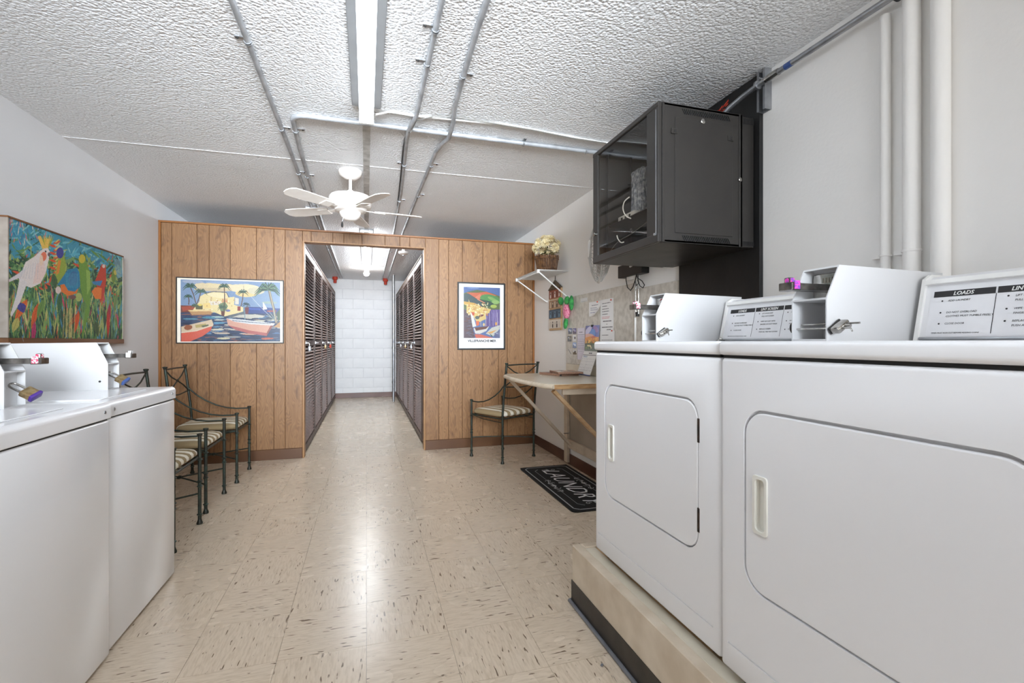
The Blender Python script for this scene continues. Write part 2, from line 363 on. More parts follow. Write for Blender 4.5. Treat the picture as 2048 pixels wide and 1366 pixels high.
    def build(s, name, m, parent=None, smooth=None, world=False, fix=True):
        if fix: bmesh.ops.recalc_face_normals(s.bm, faces=s.bm.faces[:])
        if world and parent is not None:
            L = parent.location if parent.parent is None else parent.parent.location
            bmesh.ops.translate(s.bm, verts=s.bm.verts[:], vec=-Vector(L))
        me = bpy.data.meshes.new(name); s.bm.to_mesh(me); s.bm.free()
        me.materials.append(M[m] if isinstance(m, str) else m)
        if smooth: me.shade_smooth(); me.set_sharp_from_angle(angle=math.radians(smooth))
        o = bpy.data.objects.new(name, me); COL.objects.link(o); o.parent = parent
        return o

def tag(o, label=None, cat=None, group=None, kind=None):
    if label: o['label'] = label
    if cat: o['category'] = cat
    if group: o['group'] = group
    if kind: o['kind'] = kind
    return o
def thing(name, label, cat, loc=(0, 0, 0), rz=0.0, group=None):
    o = bpy.data.objects.new(name, None); COL.objects.link(o); o.empty_display_size = 0.1
    o.location = loc; o.rotation_euler = (0, 0, rz); return tag(o, label, cat, group)
def struct(o): o['kind'] = 'structure'; return o
KIDS = {}
def kids(o): return [c for c in bpy.data.objects if c.parent == o]
def copy_tree(o, parent=None):
    c = o.copy(); COL.objects.link(c); c.parent = parent
    for k in kids(o): copy_tree(k, c)
    return c
def cut(o, cutter_mb):
    """subtract a shape from a part, keeping the result as a plain mesh"""
    bmesh.ops.recalc_face_normals(cutter_mb.bm, faces=cutter_mb.bm.faces[:])
    me = bpy.data.meshes.new('c'); cutter_mb.bm.to_mesh(me); cutter_mb.bm.free()
    co = bpy.data.objects.new('c', me); COL.objects.link(co); co.matrix_world = Matrix.Identity(4)
    par = o.parent; o.parent = None; ml = o.location.copy(); o.location = (0, 0, 0)
    md = o.modifiers.new('b', 'BOOLEAN'); md.operation = 'DIFFERENCE'; md.object = co; md.solver = 'EXACT'
    bpy.context.view_layer.update(); dg = bpy.context.evaluated_depsgraph_get()
    nm = bpy.data.meshes.new_from_object(o.evaluated_get(dg)); nm.name = o.name
    o.modifiers.clear(); o.data = nm; o.parent = par; o.location = ml
    bpy.data.objects.remove(co); return o

def rrect(x0, x1, y0, y1, r, n=8):
    p = []
    for cx, cy, a0 in ((x1 - r, y1 - r, 0), (x0 + r, y1 - r, 90), (x0 + r, y0 + r, 180), (x1 - r, y0 + r, 270)):
        for i in range(n + 1):
            a = math.radians(a0 + 90 * i / n); p.append((cx + r * math.cos(a), cy + r * math.sin(a)))
    return p

def text(s, size, m, parent, origin, xdir, ydir, name='lettering', shear=0.0, align='CENTER', ext=0.0004, bold=0.0, world=False, spacing=1.0, stretch=1.0):
    cu = bpy.data.curves.new('t', 'FONT'); cu.body = s; cu.size = size; cu.shear = shear; cu.align_x = align
    cu.resolution_u = 2; cu.extrude = ext; cu.offset = bold; cu.space_character = spacing
    t = bpy.data.objects.new('t', cu); COL.objects.link(t); bpy.context.view_layer.update()
    dg = bpy.context.evaluated_depsgraph_get(); me = bpy.data.meshes.new_from_object(t.evaluated_get(dg)); bpy.data.objects.remove(t)
    x = Vector(xdir).normalized(); y = Vector(ydir).normalized(); z = x.cross(y)
    m4 = Matrix((x * stretch, y, z)).transposed().to_4x4(); o3 = Vector(origin)
    if world and parent: o3 -= Vector(parent.location)
    m4.translation = o3; me.transform(m4)
    me.materials.clear(); me.materials.append(M[m]); me.name = name
    o = bpy.data.objects.new(name, me); COL.objects.link(o); o.parent = parent; return o
def join_texts(objs, name):
    """several printed lines become one flat print part"""
    bm = bmesh.new()
    for o in objs: bm.from_mesh(o.data)
    me = bpy.data.meshes.new(name); bm.to_mesh(me); bm.free(); me.materials.append(objs[0].data.materials[0])
    r = bpy.data.objects.new(name, me); COL.objects.link(r); r.parent = objs[0].parent
    for o in objs: bpy.data.objects.remove(o)
    return r

# ------------------------------------------------------------------ flat print: a colour per grid point
class Paint:
    def __init__(s, w, h, bg=(255, 255, 255), mp=None):
        s.w, s.h = w, h; s.a = np.zeros((h, w, 3)) + np.array(bg, float); s.mp = mp or (lambda x, y: (x, y))
        ys, xs = np.mgrid[0:h, 0:w]; s.X = xs + 0.5; s.Y = ys + 0.5; s.rng = random.Random(3); s.tone = 1.0
    def T(s, pts): return [(lambda q: (q[0] * s.w, q[1] * s.h))(s.mp(*p)) for p in pts]
    def fill(s, P, c, al=1.0):
        xs = [p[0] for p in P]; ys = [p[1] for p in P]
        x0 = max(0, int(min(xs))); x1 = min(s.w, int(max(xs)) + 2); y0 = max(0, int(min(ys))); y1 = min(s.h, int(max(ys)) + 2)
        if x0 >= x1 or y0 >= y1: return s
        X = s.X[y0:y1, x0:x1]; Y = s.Y[y0:y1, x0:x1]; ins = np.zeros(X.shape, bool); n = len(P)
        for i in range(n):
            ax, ay = P[i]; bx, by = P[(i + 1) % n]
            if ay == by: continue
            c_ = ((ay > Y) != (by > Y)) & (X < (bx - ax) * (Y - ay) / (by - ay) + ax); ins ^= c_
        sub = s.a[y0:y1, x0:x1]; sub[ins] = sub[ins] * (1 - al) + np.array(c, float) * al; return s
    def poly(s, pts, c, al=1.0): return s.fill(s.T(pts), c, al)
    def ell(s, cx, cy, rx, ry, c, rot=0, al=1.0, n=20):
        a = math.radians(rot); P = []
        for i in range(n):
            t = 2 * math.pi * i / n; x = rx * math.cos(t); y = ry * math.sin(t); P.append((cx + x * math.cos(a) - y * math.sin(a), cy + x * math.sin(a) + y * math.cos(a)))
        return s.poly(P, c, al)
    def stroke(s, pts, wd, c, al=1.0, taper=False):
        L = []; Rr = []; n = len(pts)
        for i in range(n):
            ax, ay = pts[max(i - 1, 0)]; bx, by = pts[min(i + 1, n - 1)]; dx, dy = bx - ax, by - ay; d = math.hypot(dx, dy) or 1
            k = wd / 2 * ((1 - i / (n - 1)) * .9 + .1 if taper else 1); L.append((pts[i][0] - dy / d * k, pts[i][1] + dx / d * k)); Rr.append((pts[i][0] + dy / d * k, pts[i][1] - dx / d * k))
        return s.poly(L + Rr[::-1], c, al)
    def leaf(s, x, y, ln, wd, ang, c, al=1.0):
        a = math.radians(ang); ca, sa = math.cos(a), math.sin(a); P = []
        for t, k in ((0, 0), (.2, .7), (.45, 1), (.75, .6), (1, 0), (.75, -.6), (.45, -1), (.2, -.7)):
            u = t * ln; v = k * wd / 2; P.append((x + u * ca - v * sa, y + u * sa + v * ca))
        return s.poly(P, c, al)
    def palm(s, x, y, r, c, c2, n=9, wd=None):
        wd = wd or r * .28
        for i in range(n):
            a = -200 + 220 * i / (n - 1); a += s.rng.uniform(-8, 8); aa = math.radians(a)
            mx, my = x + math.cos(aa) * r * .6, y + math.sin(aa) * r * .5
            ex, ey = x + math.cos(aa) * r * 1.05, y + math.sin(aa) * r * .55 + r * .45
            s.stroke([(x, y), (mx, my), (ex, ey)], wd, c if i % 2 else c2, taper=True)
        return s
    def noise(s, amt):
        r = np.random.RandomState(5).normal(0, amt, (s.h, s.w, 1)); s.a = np.clip(s.a + r, 0, 255); return s
    def lines(s, x0, y0, x1, y1, n, c=(90, 90, 100), rag=0.4, wd=None):
        for i in range(n):
            y = y0 + (y1 - y0) * (i + .5) / n; xe = x1 - (x1 - x0) * s.rng.uniform(0, rag); x = x0
            while x < xe:
                l = s.rng.uniform(.03, .09) * (x1 - x0) * 1.5; s.stroke([(x, y), (min(x + l, xe), y)], wd or (y1 - y0) / n * .38, c, .8); x += l + .02 * (x1 - x0)
        return s

def print_mesh(name, pt, TL, TR, BL, parent, m='print', thick=0.0, world=True, bend=None):
    w, h = pt.w, pt.h; TL, TR, BL = Vector(TL), Vector(TR), Vector(BL)
    u = np.linspace(0, 1, w); v = np.linspace(0, 1, h); U, V = np.meshgrid(u, v)
    co = np.array(TL)[None, None] + U[..., None] * np.array(TR - TL) + V[..., None] * np.array(BL - TL)
    if bend is not None: co = co + bend(U, V)
    if world and parent is not None: co = co - np.array(parent.location)
    idx = np.arange(w * h).reshape(h, w)
    f = np.stack([idx[:-1, :-1], idx[1:, :-1], idx[1:, 1:], idx[:-1, 1:]], -1).reshape(-1, 4)
    me = bpy.data.meshes.new(name); me.vertices.add(w * h); me.vertices.foreach_set('co', co.reshape(-1).astype(np.float32))
    nf = len(f); me.loops.add(nf * 4); me.loops.foreach_set('vertex_index', f.reshape(-1).astype(np.int32))
    me.polygons.add(nf); me.polygons.foreach_set('loop_start', np.arange(0, nf * 4, 4, dtype=np.int32))
    try: me.polygons.foreach_set('loop_total', np.full(nf, 4, dtype=np.int32))
    except Exception: pass
    me.update(calc_edges=True)
    a = pt.a * pt.tone / 255.0; a = np.where(a <= .04045, a / 12.92, ((a + .055) / 1.055) ** 2.4)
    c = np.concatenate([a.reshape(-1, 3), np.ones((w * h, 1))], 1).astype(np.float32)
    at = me.color_attributes.new('Col', 'FLOAT_COLOR', 'POINT'); at.data.foreach_set('color', c.reshape(-1))
    me.materials.append(M[m]); o = bpy.data.objects.new(name, me); COL.objects.link(o); o.parent = parent
    return o
# ================================================================== ROOM SHELL
XL, XR, YB, YR, ZC = -1.80, 1.80, 10.30, -7.5, 2.40
YP = 5.10                                              # front face of the panelled partition
fl = MB().box(XL - .1, XR + .1, YR - .1, YB + .1, -0.12, -0.0025).build('floor', 'slab'); struct(fl)
TS = 0.3048
def tile_mesh(s):
    t = MB().box(-s / 2, s / 2, -s / 2, s / 2, -0.0027, 0.0); bmesh.ops.recalc_face_normals(t.bm, faces=t.bm.faces[:])
    me = bpy.data.meshes.new('tile'); t.bm.to_mesh(me); t.bm.free(); me.materials.append(M['tile']); return me
tm = tile_mesh(TS - 0.0011)
rest = MB(); Y0 = 1.876 - TS * 3
rr = random.Random(11)
for j in range(-28, 31):
    y = Y0 + (j + .5) * TS
    for i in range(-6, 6):
        x = (i + .5) * TS
        if abs(x) > 1.8: continue
        show = (0.9 < y < 10.3) and (-1.85 < x < 1.85)
        if y < 2.7 and x < -0.95: show = False
        if y < 1.95 and x > 0.95: show = False
        if y > 5.2 and abs(x) > 0.75: show = False
        if show:
            o = bpy.data.objects.new('tile', tm); COL.objects.link(o); o.parent = fl
            o.location = (x, y, 0); flip = (i + j) % 2 if rr.random() < .85 else rr.randint(0, 1)
            o.rotation_euler = (0, 0, math.pi / 2 * flip + math.pi * rr.randint(0, 1))
        elif y < 0.95 and y > YR: rest.box(x - TS / 2 + .0005, x + TS / 2 - .0005, y - TS / 2 + .0005, y + TS / 2 - .0005, -.0027, 0)
tag(rest.build('tiles', 'tile', fl), kind='stuff')
# dark scuffs lying in the tile surface
ce = MB().box(XL - .1, XR + .1, YR - .1, YB + .1, ZC, ZC + .12).build('ceiling', 'ceil'); struct(ce)
MB().bar((XL, 3.66, ZC), (XR, 3.62, ZC), .012, .004).build('joint_ridge', 'ceil', ce)
MB().box(-.022, .022, 2.75, 5.9, ZC - .004, ZC).build('joint_strip', mat('stained_joint', (206, 204, 200), (160, 156, 150), 14, .6, detail=8), ce)
wl = MB().box(XL - .1, XL, YR - .1, YB + .1, 0, ZC).build('wall_left', 'wall'); struct(wl)
wr = MB().box(XR, XR + .1, YR - .1, YB + .1, 0, ZC).build('wall_right', 'wall_r'); struct(wr)
# unseen rear wall; its window made wide and set far back for even light
wre = MB().box(XL, XR, YR - .1, YR, 0, .15).box(XL, XR, YR - .1, YR, 2.33, ZC).box(XL, -1.74, YR - .1, YR, .15, 2.33).box(1.74, XR, YR - .1, YR, .15, 2.33).build('wall_rear', 'wall'); struct(wre)
wn = MB()
for x in (-1.74, -.6, .54, 1.68): wn.box(x, x + .06, YR - .08, YR - .02, .15, 2.33)
for z in (.15, 2.27): wn.box(-1.74, 1.74, YR - .08, YR - .02, z, z + .06)
wn = wn.build('window_1', 'white'); struct(wn)
MB().box(-1.72, 1.72, YR - .052, YR - .048, .17, 2.31).build('pane', 'clear', wn)
# far block wall
wb = MB().box(XL, XR, YB, YB + .1, 0, ZC).build('wall_back', 'mortar'); struct(wb)
bme = {}
for r in range(12):
    z0 = r * .2; off = (.2 if r % 2 else 0)
    for i in range(-4, 4):
        x0 = i * .4 + off - .06; 
        if x0 > 1.2 or x0 + .4 < -1.2: continue
        if 'b' not in bme:
            t = MB().box(-.196, .196, -.006, 0, -.096, .096, .003, 1); o = t.build('block', 'block', wb); bme['b'] = o.data
        else:
            o = bpy.data.objects.new('block', bme['b']); COL.objects.link(o); o.parent = wb
        o.location = (x0 + .2, YB - .0005, z0 + .1)
bb = MB().box(-.62, .62, YB - .014, YB - .0066, 0, .1, .002, 1).build('baseboard_back', 'baserust'); struct(bb)
bb = MB().box(XR - .008, XR, 1.95, YP, 0, .1, .002, 1).build('baseboard_right', 'baserust'); struct(bb)
bb = MB().box(XL, XL + .008, YR + .01, YP, 0, .1, .002, 1).build('baseboard_left', 'baserust'); struct(bb)

# ------------------------------------------------------------------ panelled partition
JX0, JX1, PT, DT = -0.585, 0.578, 2.228, 2.11        # doorway sides, top of panelling, top of doorway
pz = MB().box(XL, JX0, YP, YP + .09, 0, PT).box(JX1, XR, YP, YP + .09, 0, PT).box(JX0, JX1, YP, YP + .09, DT, PT).build('wall_partition', mat('groove_brown', (96, 62, 34), None, 8, .7)); struct(pz)
def plank(x0, x1, z0, z1):
    t = MB().box(x0 + .0022, x1 - .0022, YP - .006, YP + .001, z0, z1, .0016, 1)
    c = Vector(((x0 + x1) / 2, YP, (z0 + z1) / 2)); bmesh.ops.translate(t.bm, verts=t.bm.verts[:], vec=-c)
    o = t.build('plank', 'wood', pz); o.location = c
PXL = [322, 344, 394.5, 418.7, 461, 513, 548, 570.5, 603]
PXR = [849, 877.5, 896.9, 924.4, 965.4, 996.6, 1014.2, 1049.5, 1066]
PXH = [603.5, 622.4, 665.7, 687.6, 723.9, 770, 799.6, 819.4, 849]
def xs_(L): return [onY(p, 600, YP)[0] for p in L]
a = xs_(PXL); a[0] = XL + .02; a[-1] = JX0 - .012
for p, q in zip(a, a[1:]): plank(p, q, .1, PT - .014)
a = xs_(PXR); a[0] = JX1 + .012; a[-1] = XR - .022
for p, q in zip(a, a[1:]): plank(p, q, .1, PT - .014)
a = xs_(PXH); a[0] = JX0 - .012; a[-1] = JX1 + .012
for p, q in zip(a, a[1:]): plank(p, q, DT + .004, PT - .014)
def tr(*b): 
    o = MB().box(*b, .002, 1).build('trim', 'trim', pz); return o
tr(XL + .001, XL + .02, YP - .012, YP, .1, PT); tr(XR - .022, XR - .001, YP - .012, YP, .1, PT)
tr(XL + .001, XR - .001, YP - .014, YP + .092, PT - .013, PT + .004)
for x0, x1 in ((JX0 - .012, JX0 + .004), (JX1 - .004, JX1 + .012)):
    MB().box(x0, x1, YP - .010, YP + .094, 0, DT, .002, 1).build('jamb', 'jamb', pz)
MB().box(JX0 - .012, JX1 + .012, YP - .010, YP + .094, DT - .004, DT + .007, .002, 1).build('jamb', 'jamb', pz)
b1 = MB().box(XL + .009, JX0 - .013, YP - .014, YP - .0062, 0, .1, .002, 1).build('baseboard_partition', 'basebrown'); struct(b1)
b1 = MB().box(JX1 + .013, XR - .009, YP - .014, YP - .0062, 0, .1, .002, 1).build('baseboard_partition', 'basebrown'); struct(b1)

# ------------------------------------------------------------------ fluorescent battens
def batten(label, y0, y1, lens, w2=.036, x=0.0):
    t = thing('ceiling_light', label, 'light', (x, (y0 + y1) / 2, ZC)); L = (y1 - y0) / 2
    MB().box(-.074, .074, -L, L, -.014, 0, .003, 1).build('shade_band_pan', 'pan', t)  # wide pan added for the dark shadow bands along the fixture
    MB().box(-.027, .027, -L, L, -.058, -.0145, .003, 1).build('housing', 'white', t)
    MB().box(-w2, w2, -L + .02, L - .02, -.078, -.032).build('lens_side', 'sidelensc' if lens == 'lensc' else 'sidelens', t)
    prof = [(-w2, -.0785), (-w2 * .8, -.094), (-w2 * .5, -.101), (0, -.104), (w2 * .5, -.101), (w2 * .8, -.094), (w2, -.0785)]
    MB().prism(prof, -L + .02, L - .02, 'XZ').build('diffuser', lens, t)
    for s in (-1, 1): MB().box(-w2 - .002, w2 + .002, min(s * L, s * (L - .02)), max(s * L, s * (L - .02)), -.106, -.04, .003, 1).build('end_cap', 'white', t)
    return t
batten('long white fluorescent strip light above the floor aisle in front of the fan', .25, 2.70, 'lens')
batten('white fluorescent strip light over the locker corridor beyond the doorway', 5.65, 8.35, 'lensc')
batten('added unseen fluorescent fill light behind the camera over the laundry aisle', -2.75, -.35, 'lens_fill')  # fixture out of view, added to fill the room with light
t = thing('light_bulb', 'bare glowing round bulb in a white socket past the corridor strip light', 'light bulb', (0, 8.62, ZC))
MB().lathe([(.05, 0), (.05, -.02), (.025, -.035), (.022, -.06)]).build('socket', 'white', t, 40)
MB().ball((0, 0, -.098), .046).build('globe', 'bulb', t, 60)

# ------------------------------------------------------------------ conduits, straps, cables on the ceiling
def conduit(label, pts, r=.0115, straps=(), m='emt', name='conduit', cat='conduit', group=None):
    t = thing(name, label, cat, pts[0], 0, group)
    MB().tube(pts, r, 10).build('pipe', m, t, 60, world=True)
    for s in straps:
        x, y, d, ax = s                                 # strap across the pipe, screw tab on side d
        z = pts[0][2]
        mb = MB()
        if ax == 'Y':
            mb.tube([(x + (r + .002) * math.cos(a), y - .006, z + (r + .002) * math.sin(a)) for a in [math.pi + math.pi * k / 8 for k in range(9)]], .0025, 6)
            mb.tube([(x + (r + .002) * math.cos(a), y + .006, z + (r + .002) * math.sin(a)) for a in [math.pi + math.pi * k / 8 for k in range(9)]], .0025, 6)
            mb.box(min(x + d * .01, x + d * .05), max(x + d * .01, x + d * .05), y - .009, y + .009, ZC - .004, ZC)
        else:
            mb.tube([(x, y + (r + .002) * math.cos(a), z + (r + .002) * math.sin(a)) for a in [math.pi + math.pi * k / 8 for k in range(9)]], .005, 6)
            mb.box(x - .009, x + .009, min(y + d * .01, y + d * .045), max(y + d * .01, y + d * .045), ZC - .004, ZC)
        mb.build('strap', 'steel', t, 50, world=True)
        mb = MB(); sx, sy = (x + d * .04, y) if ax == 'Y' else (x, y + d * .035)
        mb.lathe([(.006, 0), (.006, -.004), (.003, -.009)], (sx, sy, ZC), 'Z', 8); mb.build('screw', 'dark', t, world=True)
    return t
zc = ZC - .0135
def arc(cx, cy, r, a0, a1, n=7, z=zc): return [(cx + r * math.cos(math.radians(a0 + (a1 - a0) * i / n)), cy + r * math.sin(math.radians(a0 + (a1 - a0) * i / n)), z) for i in range(n + 1)]
conduit('straight grey conduit on the ceiling farthest left of the strip light', [(-.47, -2.8, zc), (-.475, 2.2, zc), (-.48, 3.4, zc), (-.50, 5.6, zc), (-.5, YB - .3, zc)], .012,
        [(-.475, 2.25, -1, 'Y'), (-.48, 3.12, 1, 'Y'), (-.485, 3.9, 1, 'Y'), (-.495, 4.6, 1, 'Y'), (-.5, 7.0, 1, 'Y')])
pts = [(XR - .02, 2.90, zc)] + [(-.30, 2.90, zc)] + arc(-.32, 2.98, .08, -90, -180) + [(-.415, 3.4, zc), (-.45, 5.6, zc), (-.45, YB - .3, zc)]
conduit('grey conduit crossing the ceiling sideways and bending toward the doorway', pts, .0135,
        [(-.403, 3.12, 1, 'Y'), (-.43, 3.95, 1, 'Y'), (-.445, 4.7, 1, 'Y'), (.95, 2.90, -1, 'X'), (1.38, 2.90, 1, 'X')])
conduit('grey conduit just right of the strip light with a small jog', [(.265, -2.8, zc), (.265, 2.55, zc), (.262, 2.68, zc - .018), (.235, 2.86, zc - .024), (.235, 3.0, zc - .018), (.245, 3.2, zc), (.28, 4.2, zc), (.30, 5.6, zc), (.3, YB - .3, zc)], .0115,
        [(.265, 1.95, -1, 'Y'), (.262, 2.2, -1, 'Y'), (.255, 3.5, -1, 'Y'), (.28, 4.4, 1, 'Y'), (.3, 7, 1, 'Y')])
conduit('grey conduit farther right of the strip light, bowed over the crossing pipe', [(.41, -2.8, zc), (.425, 1.9, zc), (.45, 2.55, zc), (.47, 2.70, zc - .012), (.475, 2.9, zc - .027), (.455, 3.02, zc - .015), (.44, 3.2, zc), (.42, 4.2, zc), (.40, 5.6, zc), (.40, YB - .3, zc)], .0125,
        [(.435, 2.25, 1, 'Y'), (.44, 3.45, 1, 'Y'), (.425, 4.2, 1, 'Y')])
zz = ZC - .006
conduit('pale loose cable stapled across the ceiling beside the crossing conduit', [(.05, 2.755, ZC - .02), (.12, 2.73, zz), (.25, 2.74, zz), (.5, 2.72, zz), (.78, 2.70, zz), (1.1, 2.73, zz), (1.42, 2.76, zz), (1.60, 2.74, zz)], .005, [], 'white', 'cable', 'cable')
conduit('thin dark wire twisting along the pale ceiling cable', [(.245, 2.86, ZC - .05), (.27, 2.78, zz - .008), (.36, 2.70, zz - .004), (.5, 2.685, zz), (.75, 2.69, zz - .006), (.95, 2.70, zz - .008), (1.2, 2.735, zz - .008), (1.45, 2.75, zz - .006)], .0032, [], 'cableg', 'cable', 'cable')
conduit('dark wires strapped beside the jogged ceiling conduit', [(.238, 2.86, ZC - .045), (.225, 3.0, ZC - .03), (.228, 3.2, ZC - .01), (.25, 3.8, ZC - .006), (.275, 4.6, ZC - .006)], .0045, [], 'cordblack', 'cable', 'cable')
t = thing('junction_box', 'small grey metal junction box on the ceiling above the partition left side', 'junction box', (-.50, 4.93, ZC))
MB().box(-.05, .07, -.05, .05, -.04, 0, .003, 1).build('box', 'steel', t); MB().box(-.053, .073, -.053, .053, -.043, -.038, .001, 1).build('cover', 'emt', t)
# pipe stubs and post in the corridor
t = thing('standpipe', 'grey vertical pipe standing by the right lockers near the far block wall', 'pipe', (.49, 9.4, 0))
MB().tube([(0, 0, 0), (0, 0, ZC)], .024, 12).build('pipe', 'steel', t, 60)
for z in (.35, 1.0): MB().lathe([(.03, z), (.03, z + .04)]).build('coupling', 'steel', t, 40)
for px, lab in ((672, 'rust red pipe stub under the corridor ceiling at the far left'), (771, 'rust red pipe stub under the corridor ceiling at the far right')):
    X = (px - 733) * C_ / F * 9.7; t = thing('pipe_stub', lab, 'pipe', (X, 10.0, ZC))
    MB().lathe([(.05, 0), (.05, -.05), (.03, -.06), (.03, -.12)], (0, 0, 0), 'Z', 14).build('flange', 'red', t, 40)
t = thing('smoke_alarm', 'small white round ceiling fitting over the right side of the corridor', 'alarm', (.46, 6.4, ZC))
MB().lathe([(.05, 0), (.055, -.02), (.02, -.05), (.02, -.09), (.065, -.10), (.062, -.125), (.03, -.14)]).build('body', 'fanw', t, 40)
MB().lathe([(.012, -.139), (.012, -.15)], n=10).build('button', 'steel', t)

# ------------------------------------------------------------------ ceiling fan
t = thing('ceiling_fan', 'ivory ceiling fan with pull chain hanging before the doorway', 'ceiling fan', (-.115, 3.78, ZC))
MB().lathe([(.082, 0), (.084, -.012), (.075, -.035), (.05, -.055), (.032, -.064)], n=32).build('canopy', 'fanw', t, 50)
MB().tube([(0, 0, -.06), (0, 0, -.17)], .011, 14).build('downrod', 'fanw', t, 60)
MB().lathe([(.018, -.125), (.03, -.14), (.036, -.155), (.09, -.162), (.14, -.170), (.152, -.185), (.154, -.215), (.15, -.222), (.153, -.23), (.148, -.248), (.118, -.262), (.11, -.282), (.072, -.292)], n=40).build('motor', 'fanw', t, 35).location.z = -.018
MB().lathe([(.075, -.288), (.078, -.298), (.066, -.325), (.045, -.345), (.012, -.352)], n=32).build('switch_housing', 'fanw', t, 50).location.z = -.018
for k in range(5):
    a = math.radians(72 * k + 8); ca, sa = math.cos(a), math.sin(a)
    tilt = math.radians(11)
    poly = [(.17, -.042), (.22, -.052), (.42, -.062), (.50, -.058), (.53, -.03), (.535, 0), (.53, .03), (.50, .058), (.42, .062), (.22, .052), (.17, .042)]
    mb = MB().prism(poly, -.003, .003, 'XY')
    m4 = Matrix.Rotation(a, 4, 'Z') @ Matrix.Translation((0, 0, -.286)) @ Matrix.Rotation(tilt, 4, 'X')
    bmesh.ops.transform(mb.bm, matrix=m4, verts=mb.bm.verts[:]); b = mb.build('blade', 'fanw', t)
    mb = MB().bar((.09, 0, 0), (.21, 0, -.004), .03, .005).box(.17, .25, -.035, .035, -.009, -.004)
    bmesh.ops.transform(mb.bm, matrix=m4, verts=mb.bm.verts[:]); mb.build('blade_iron', 'fanw', b)
MB().tube([(-.045, -.03, -.345), (-.056, -.03, -.385)], .0013, 6).build('pull_chain', 'steel', t)
MB().lathe([(.002, -.385), (.0075, -.405), (.008, -.42), (.002, -.43)], (-.056, -.03, 0), n=12).build('pull_knob', 'dark', t, 60)

# ------------------------------------------------------------------ louvred lockers
LH, LWD = 2.11, 0.965
def make_locker():
    t = thing('locker', 'x', 'locker', (0, 0, 0))      # front plane x=0, opens to +x, y from 0 to LWD
    D = -.85
    MB().box(D, -.03, 0, .018, 0, LH).box(D, -.03, LWD - .018, LWD, 0, LH).box(D, -.03, .018, LWD - .018, LH - .02, LH).box(D, -.03, .018, LWD - .018, .06, .08).box(D, D + .01, .018, LWD - .018, .08, LH - .02).build('carcass', 'lockerw', t)
    MB().box(-.03, 0, 0, LWD, LH - .016, LH).build('top_rail', 'pale', t)
    d = MB().box(-.028, 0, .004, .042, .03, LH - .02).box(-.028, 0, LWD - .042, LWD - .004, .03, LH - .02)
    for z in (.03, 1.09, LH - .09): d.box(-.028, 0, .042, LWD - .042, z, z + .06)
    d = d.build('door', 'lockerw', t)
    mb = MB()
    for z0, z1 in ((.10, 1.08), (1.16, LH - .1)):
        n = int((z1 - z0) / .034)
        for i in range(n):
            z = z0 + (z1 - z0) * (i + .5) / n
            mb.obox((-.016, LWD / 2, z), (0, 1, 0), Vector((.70, 0, -.71)), Vector((.71, 0, .70)), LWD - .084, .030, .006)
    tag(mb.build('louvers', 'louver', d), kind='stuff')
    h = MB().box(0, .006, .03, .19, 1.11, 1.135).tube([(.006, .06, 1.12), (.03, .06, 1.12), (.03, .085, 1.12), (.006, .085, 1.12)], .004, 6).build('hasp', 'steel', d)
    return t
proto = make_locker()
ord5 = ['first', 'second', 'third', 'fourth', 'fifth']
for i in range(5):
    o = proto if i == 0 else copy_tree(proto)
    o.location = (-.587, YP + .105 + i * (LWD + .01), 0); tag(o, f'dark louvred wooden locker on the left of the corridor, {ord5[i]} from the doorway', group='lockers along the left of the corridor')
for i in range(5):
    o = copy_tree(proto); o.rotation_euler = (0, 0, math.pi)
    o.location = (.585, YP + .32 + LWD + i * (LWD + .01) - (0 if i < 4 else 0), 0)
    tag(o, f'dark louvred wooden locker on the right of the corridor, {ord5[i]} from the doorway', group='lockers along the right of the corridor')
def padlock(label, loc, rot, m='brass', bump=None, sz=1.0, group=None, reach=.05):
    """body hangs along local -z below the shackle; loc is the shackle top"""
    t = thing('padlock', label, 'padlock', loc, 0, group); t.rotation_euler = rot if len(rot) == 3 else (Matrix.Rotation(rot[0], 3, 'Y') @ Matrix.Rotation(rot[1], 3, 'Z')).to_euler()
    w_, b_, d_ = .020 * sz, reach * sz, .010 * sz
    sh = [(-.011 * sz, 0, -b_), (-.011 * sz, 0, -.010 * sz)] + [(-.011 * sz * math.cos(math.pi * k / 8), 0, -.010 * sz + .011 * sz * math.sin(math.pi * k / 8)) for k in range(1, 8)] + [(.011 * sz, 0, -.010 * sz), (.011 * sz, 0, -b_)]
    MB().tube(sh, .0033 * sz, 10).build('shackle', 'chrome', t, 60)
    MB().box(-w_, w_, -d_, d_, -b_ - .036 * sz, -b_ + .002 * sz, .004 * sz, 2).build('body', m, t, 40)
    if bump: MB().box(-w_ - .0015, w_ + .0015, -d_ - .0015, d_ + .0015, -b_ - .040 * sz, -b_ - .028 * sz, .004 * sz, 2).build('bumper', bump, t, 40)
    return t
for i, m, lab in ((0, 'steel', 'steel padlock on the hasp of the nearest left locker'), (2, 'brass', 'brass padlock on the hasp of the third left locker'), (3, 'red', 'red padlock on the hasp of the fourth left locker')):
    padlock(lab, (-.552, YP + .105 + i * (LWD + .01) + .073, 1.128), (0, 0, math.pi / 2), m, reach=.03, sz=1.4)
for i, m, lab in ((0, 'steel', 'steel padlock on the hasp of the nearest right locker'), (1, 'brass', 'brass padlock on the hasp of the second right locker'), (2, 'steel', 'steel padlock on the hasp of the third right locker')):
    padlock(lab, (.550, YP + .32 + LWD + i * (LWD + .01) - .073, 1.128), (0, 0, math.pi / 2), m, reach=.03, sz=1.3)
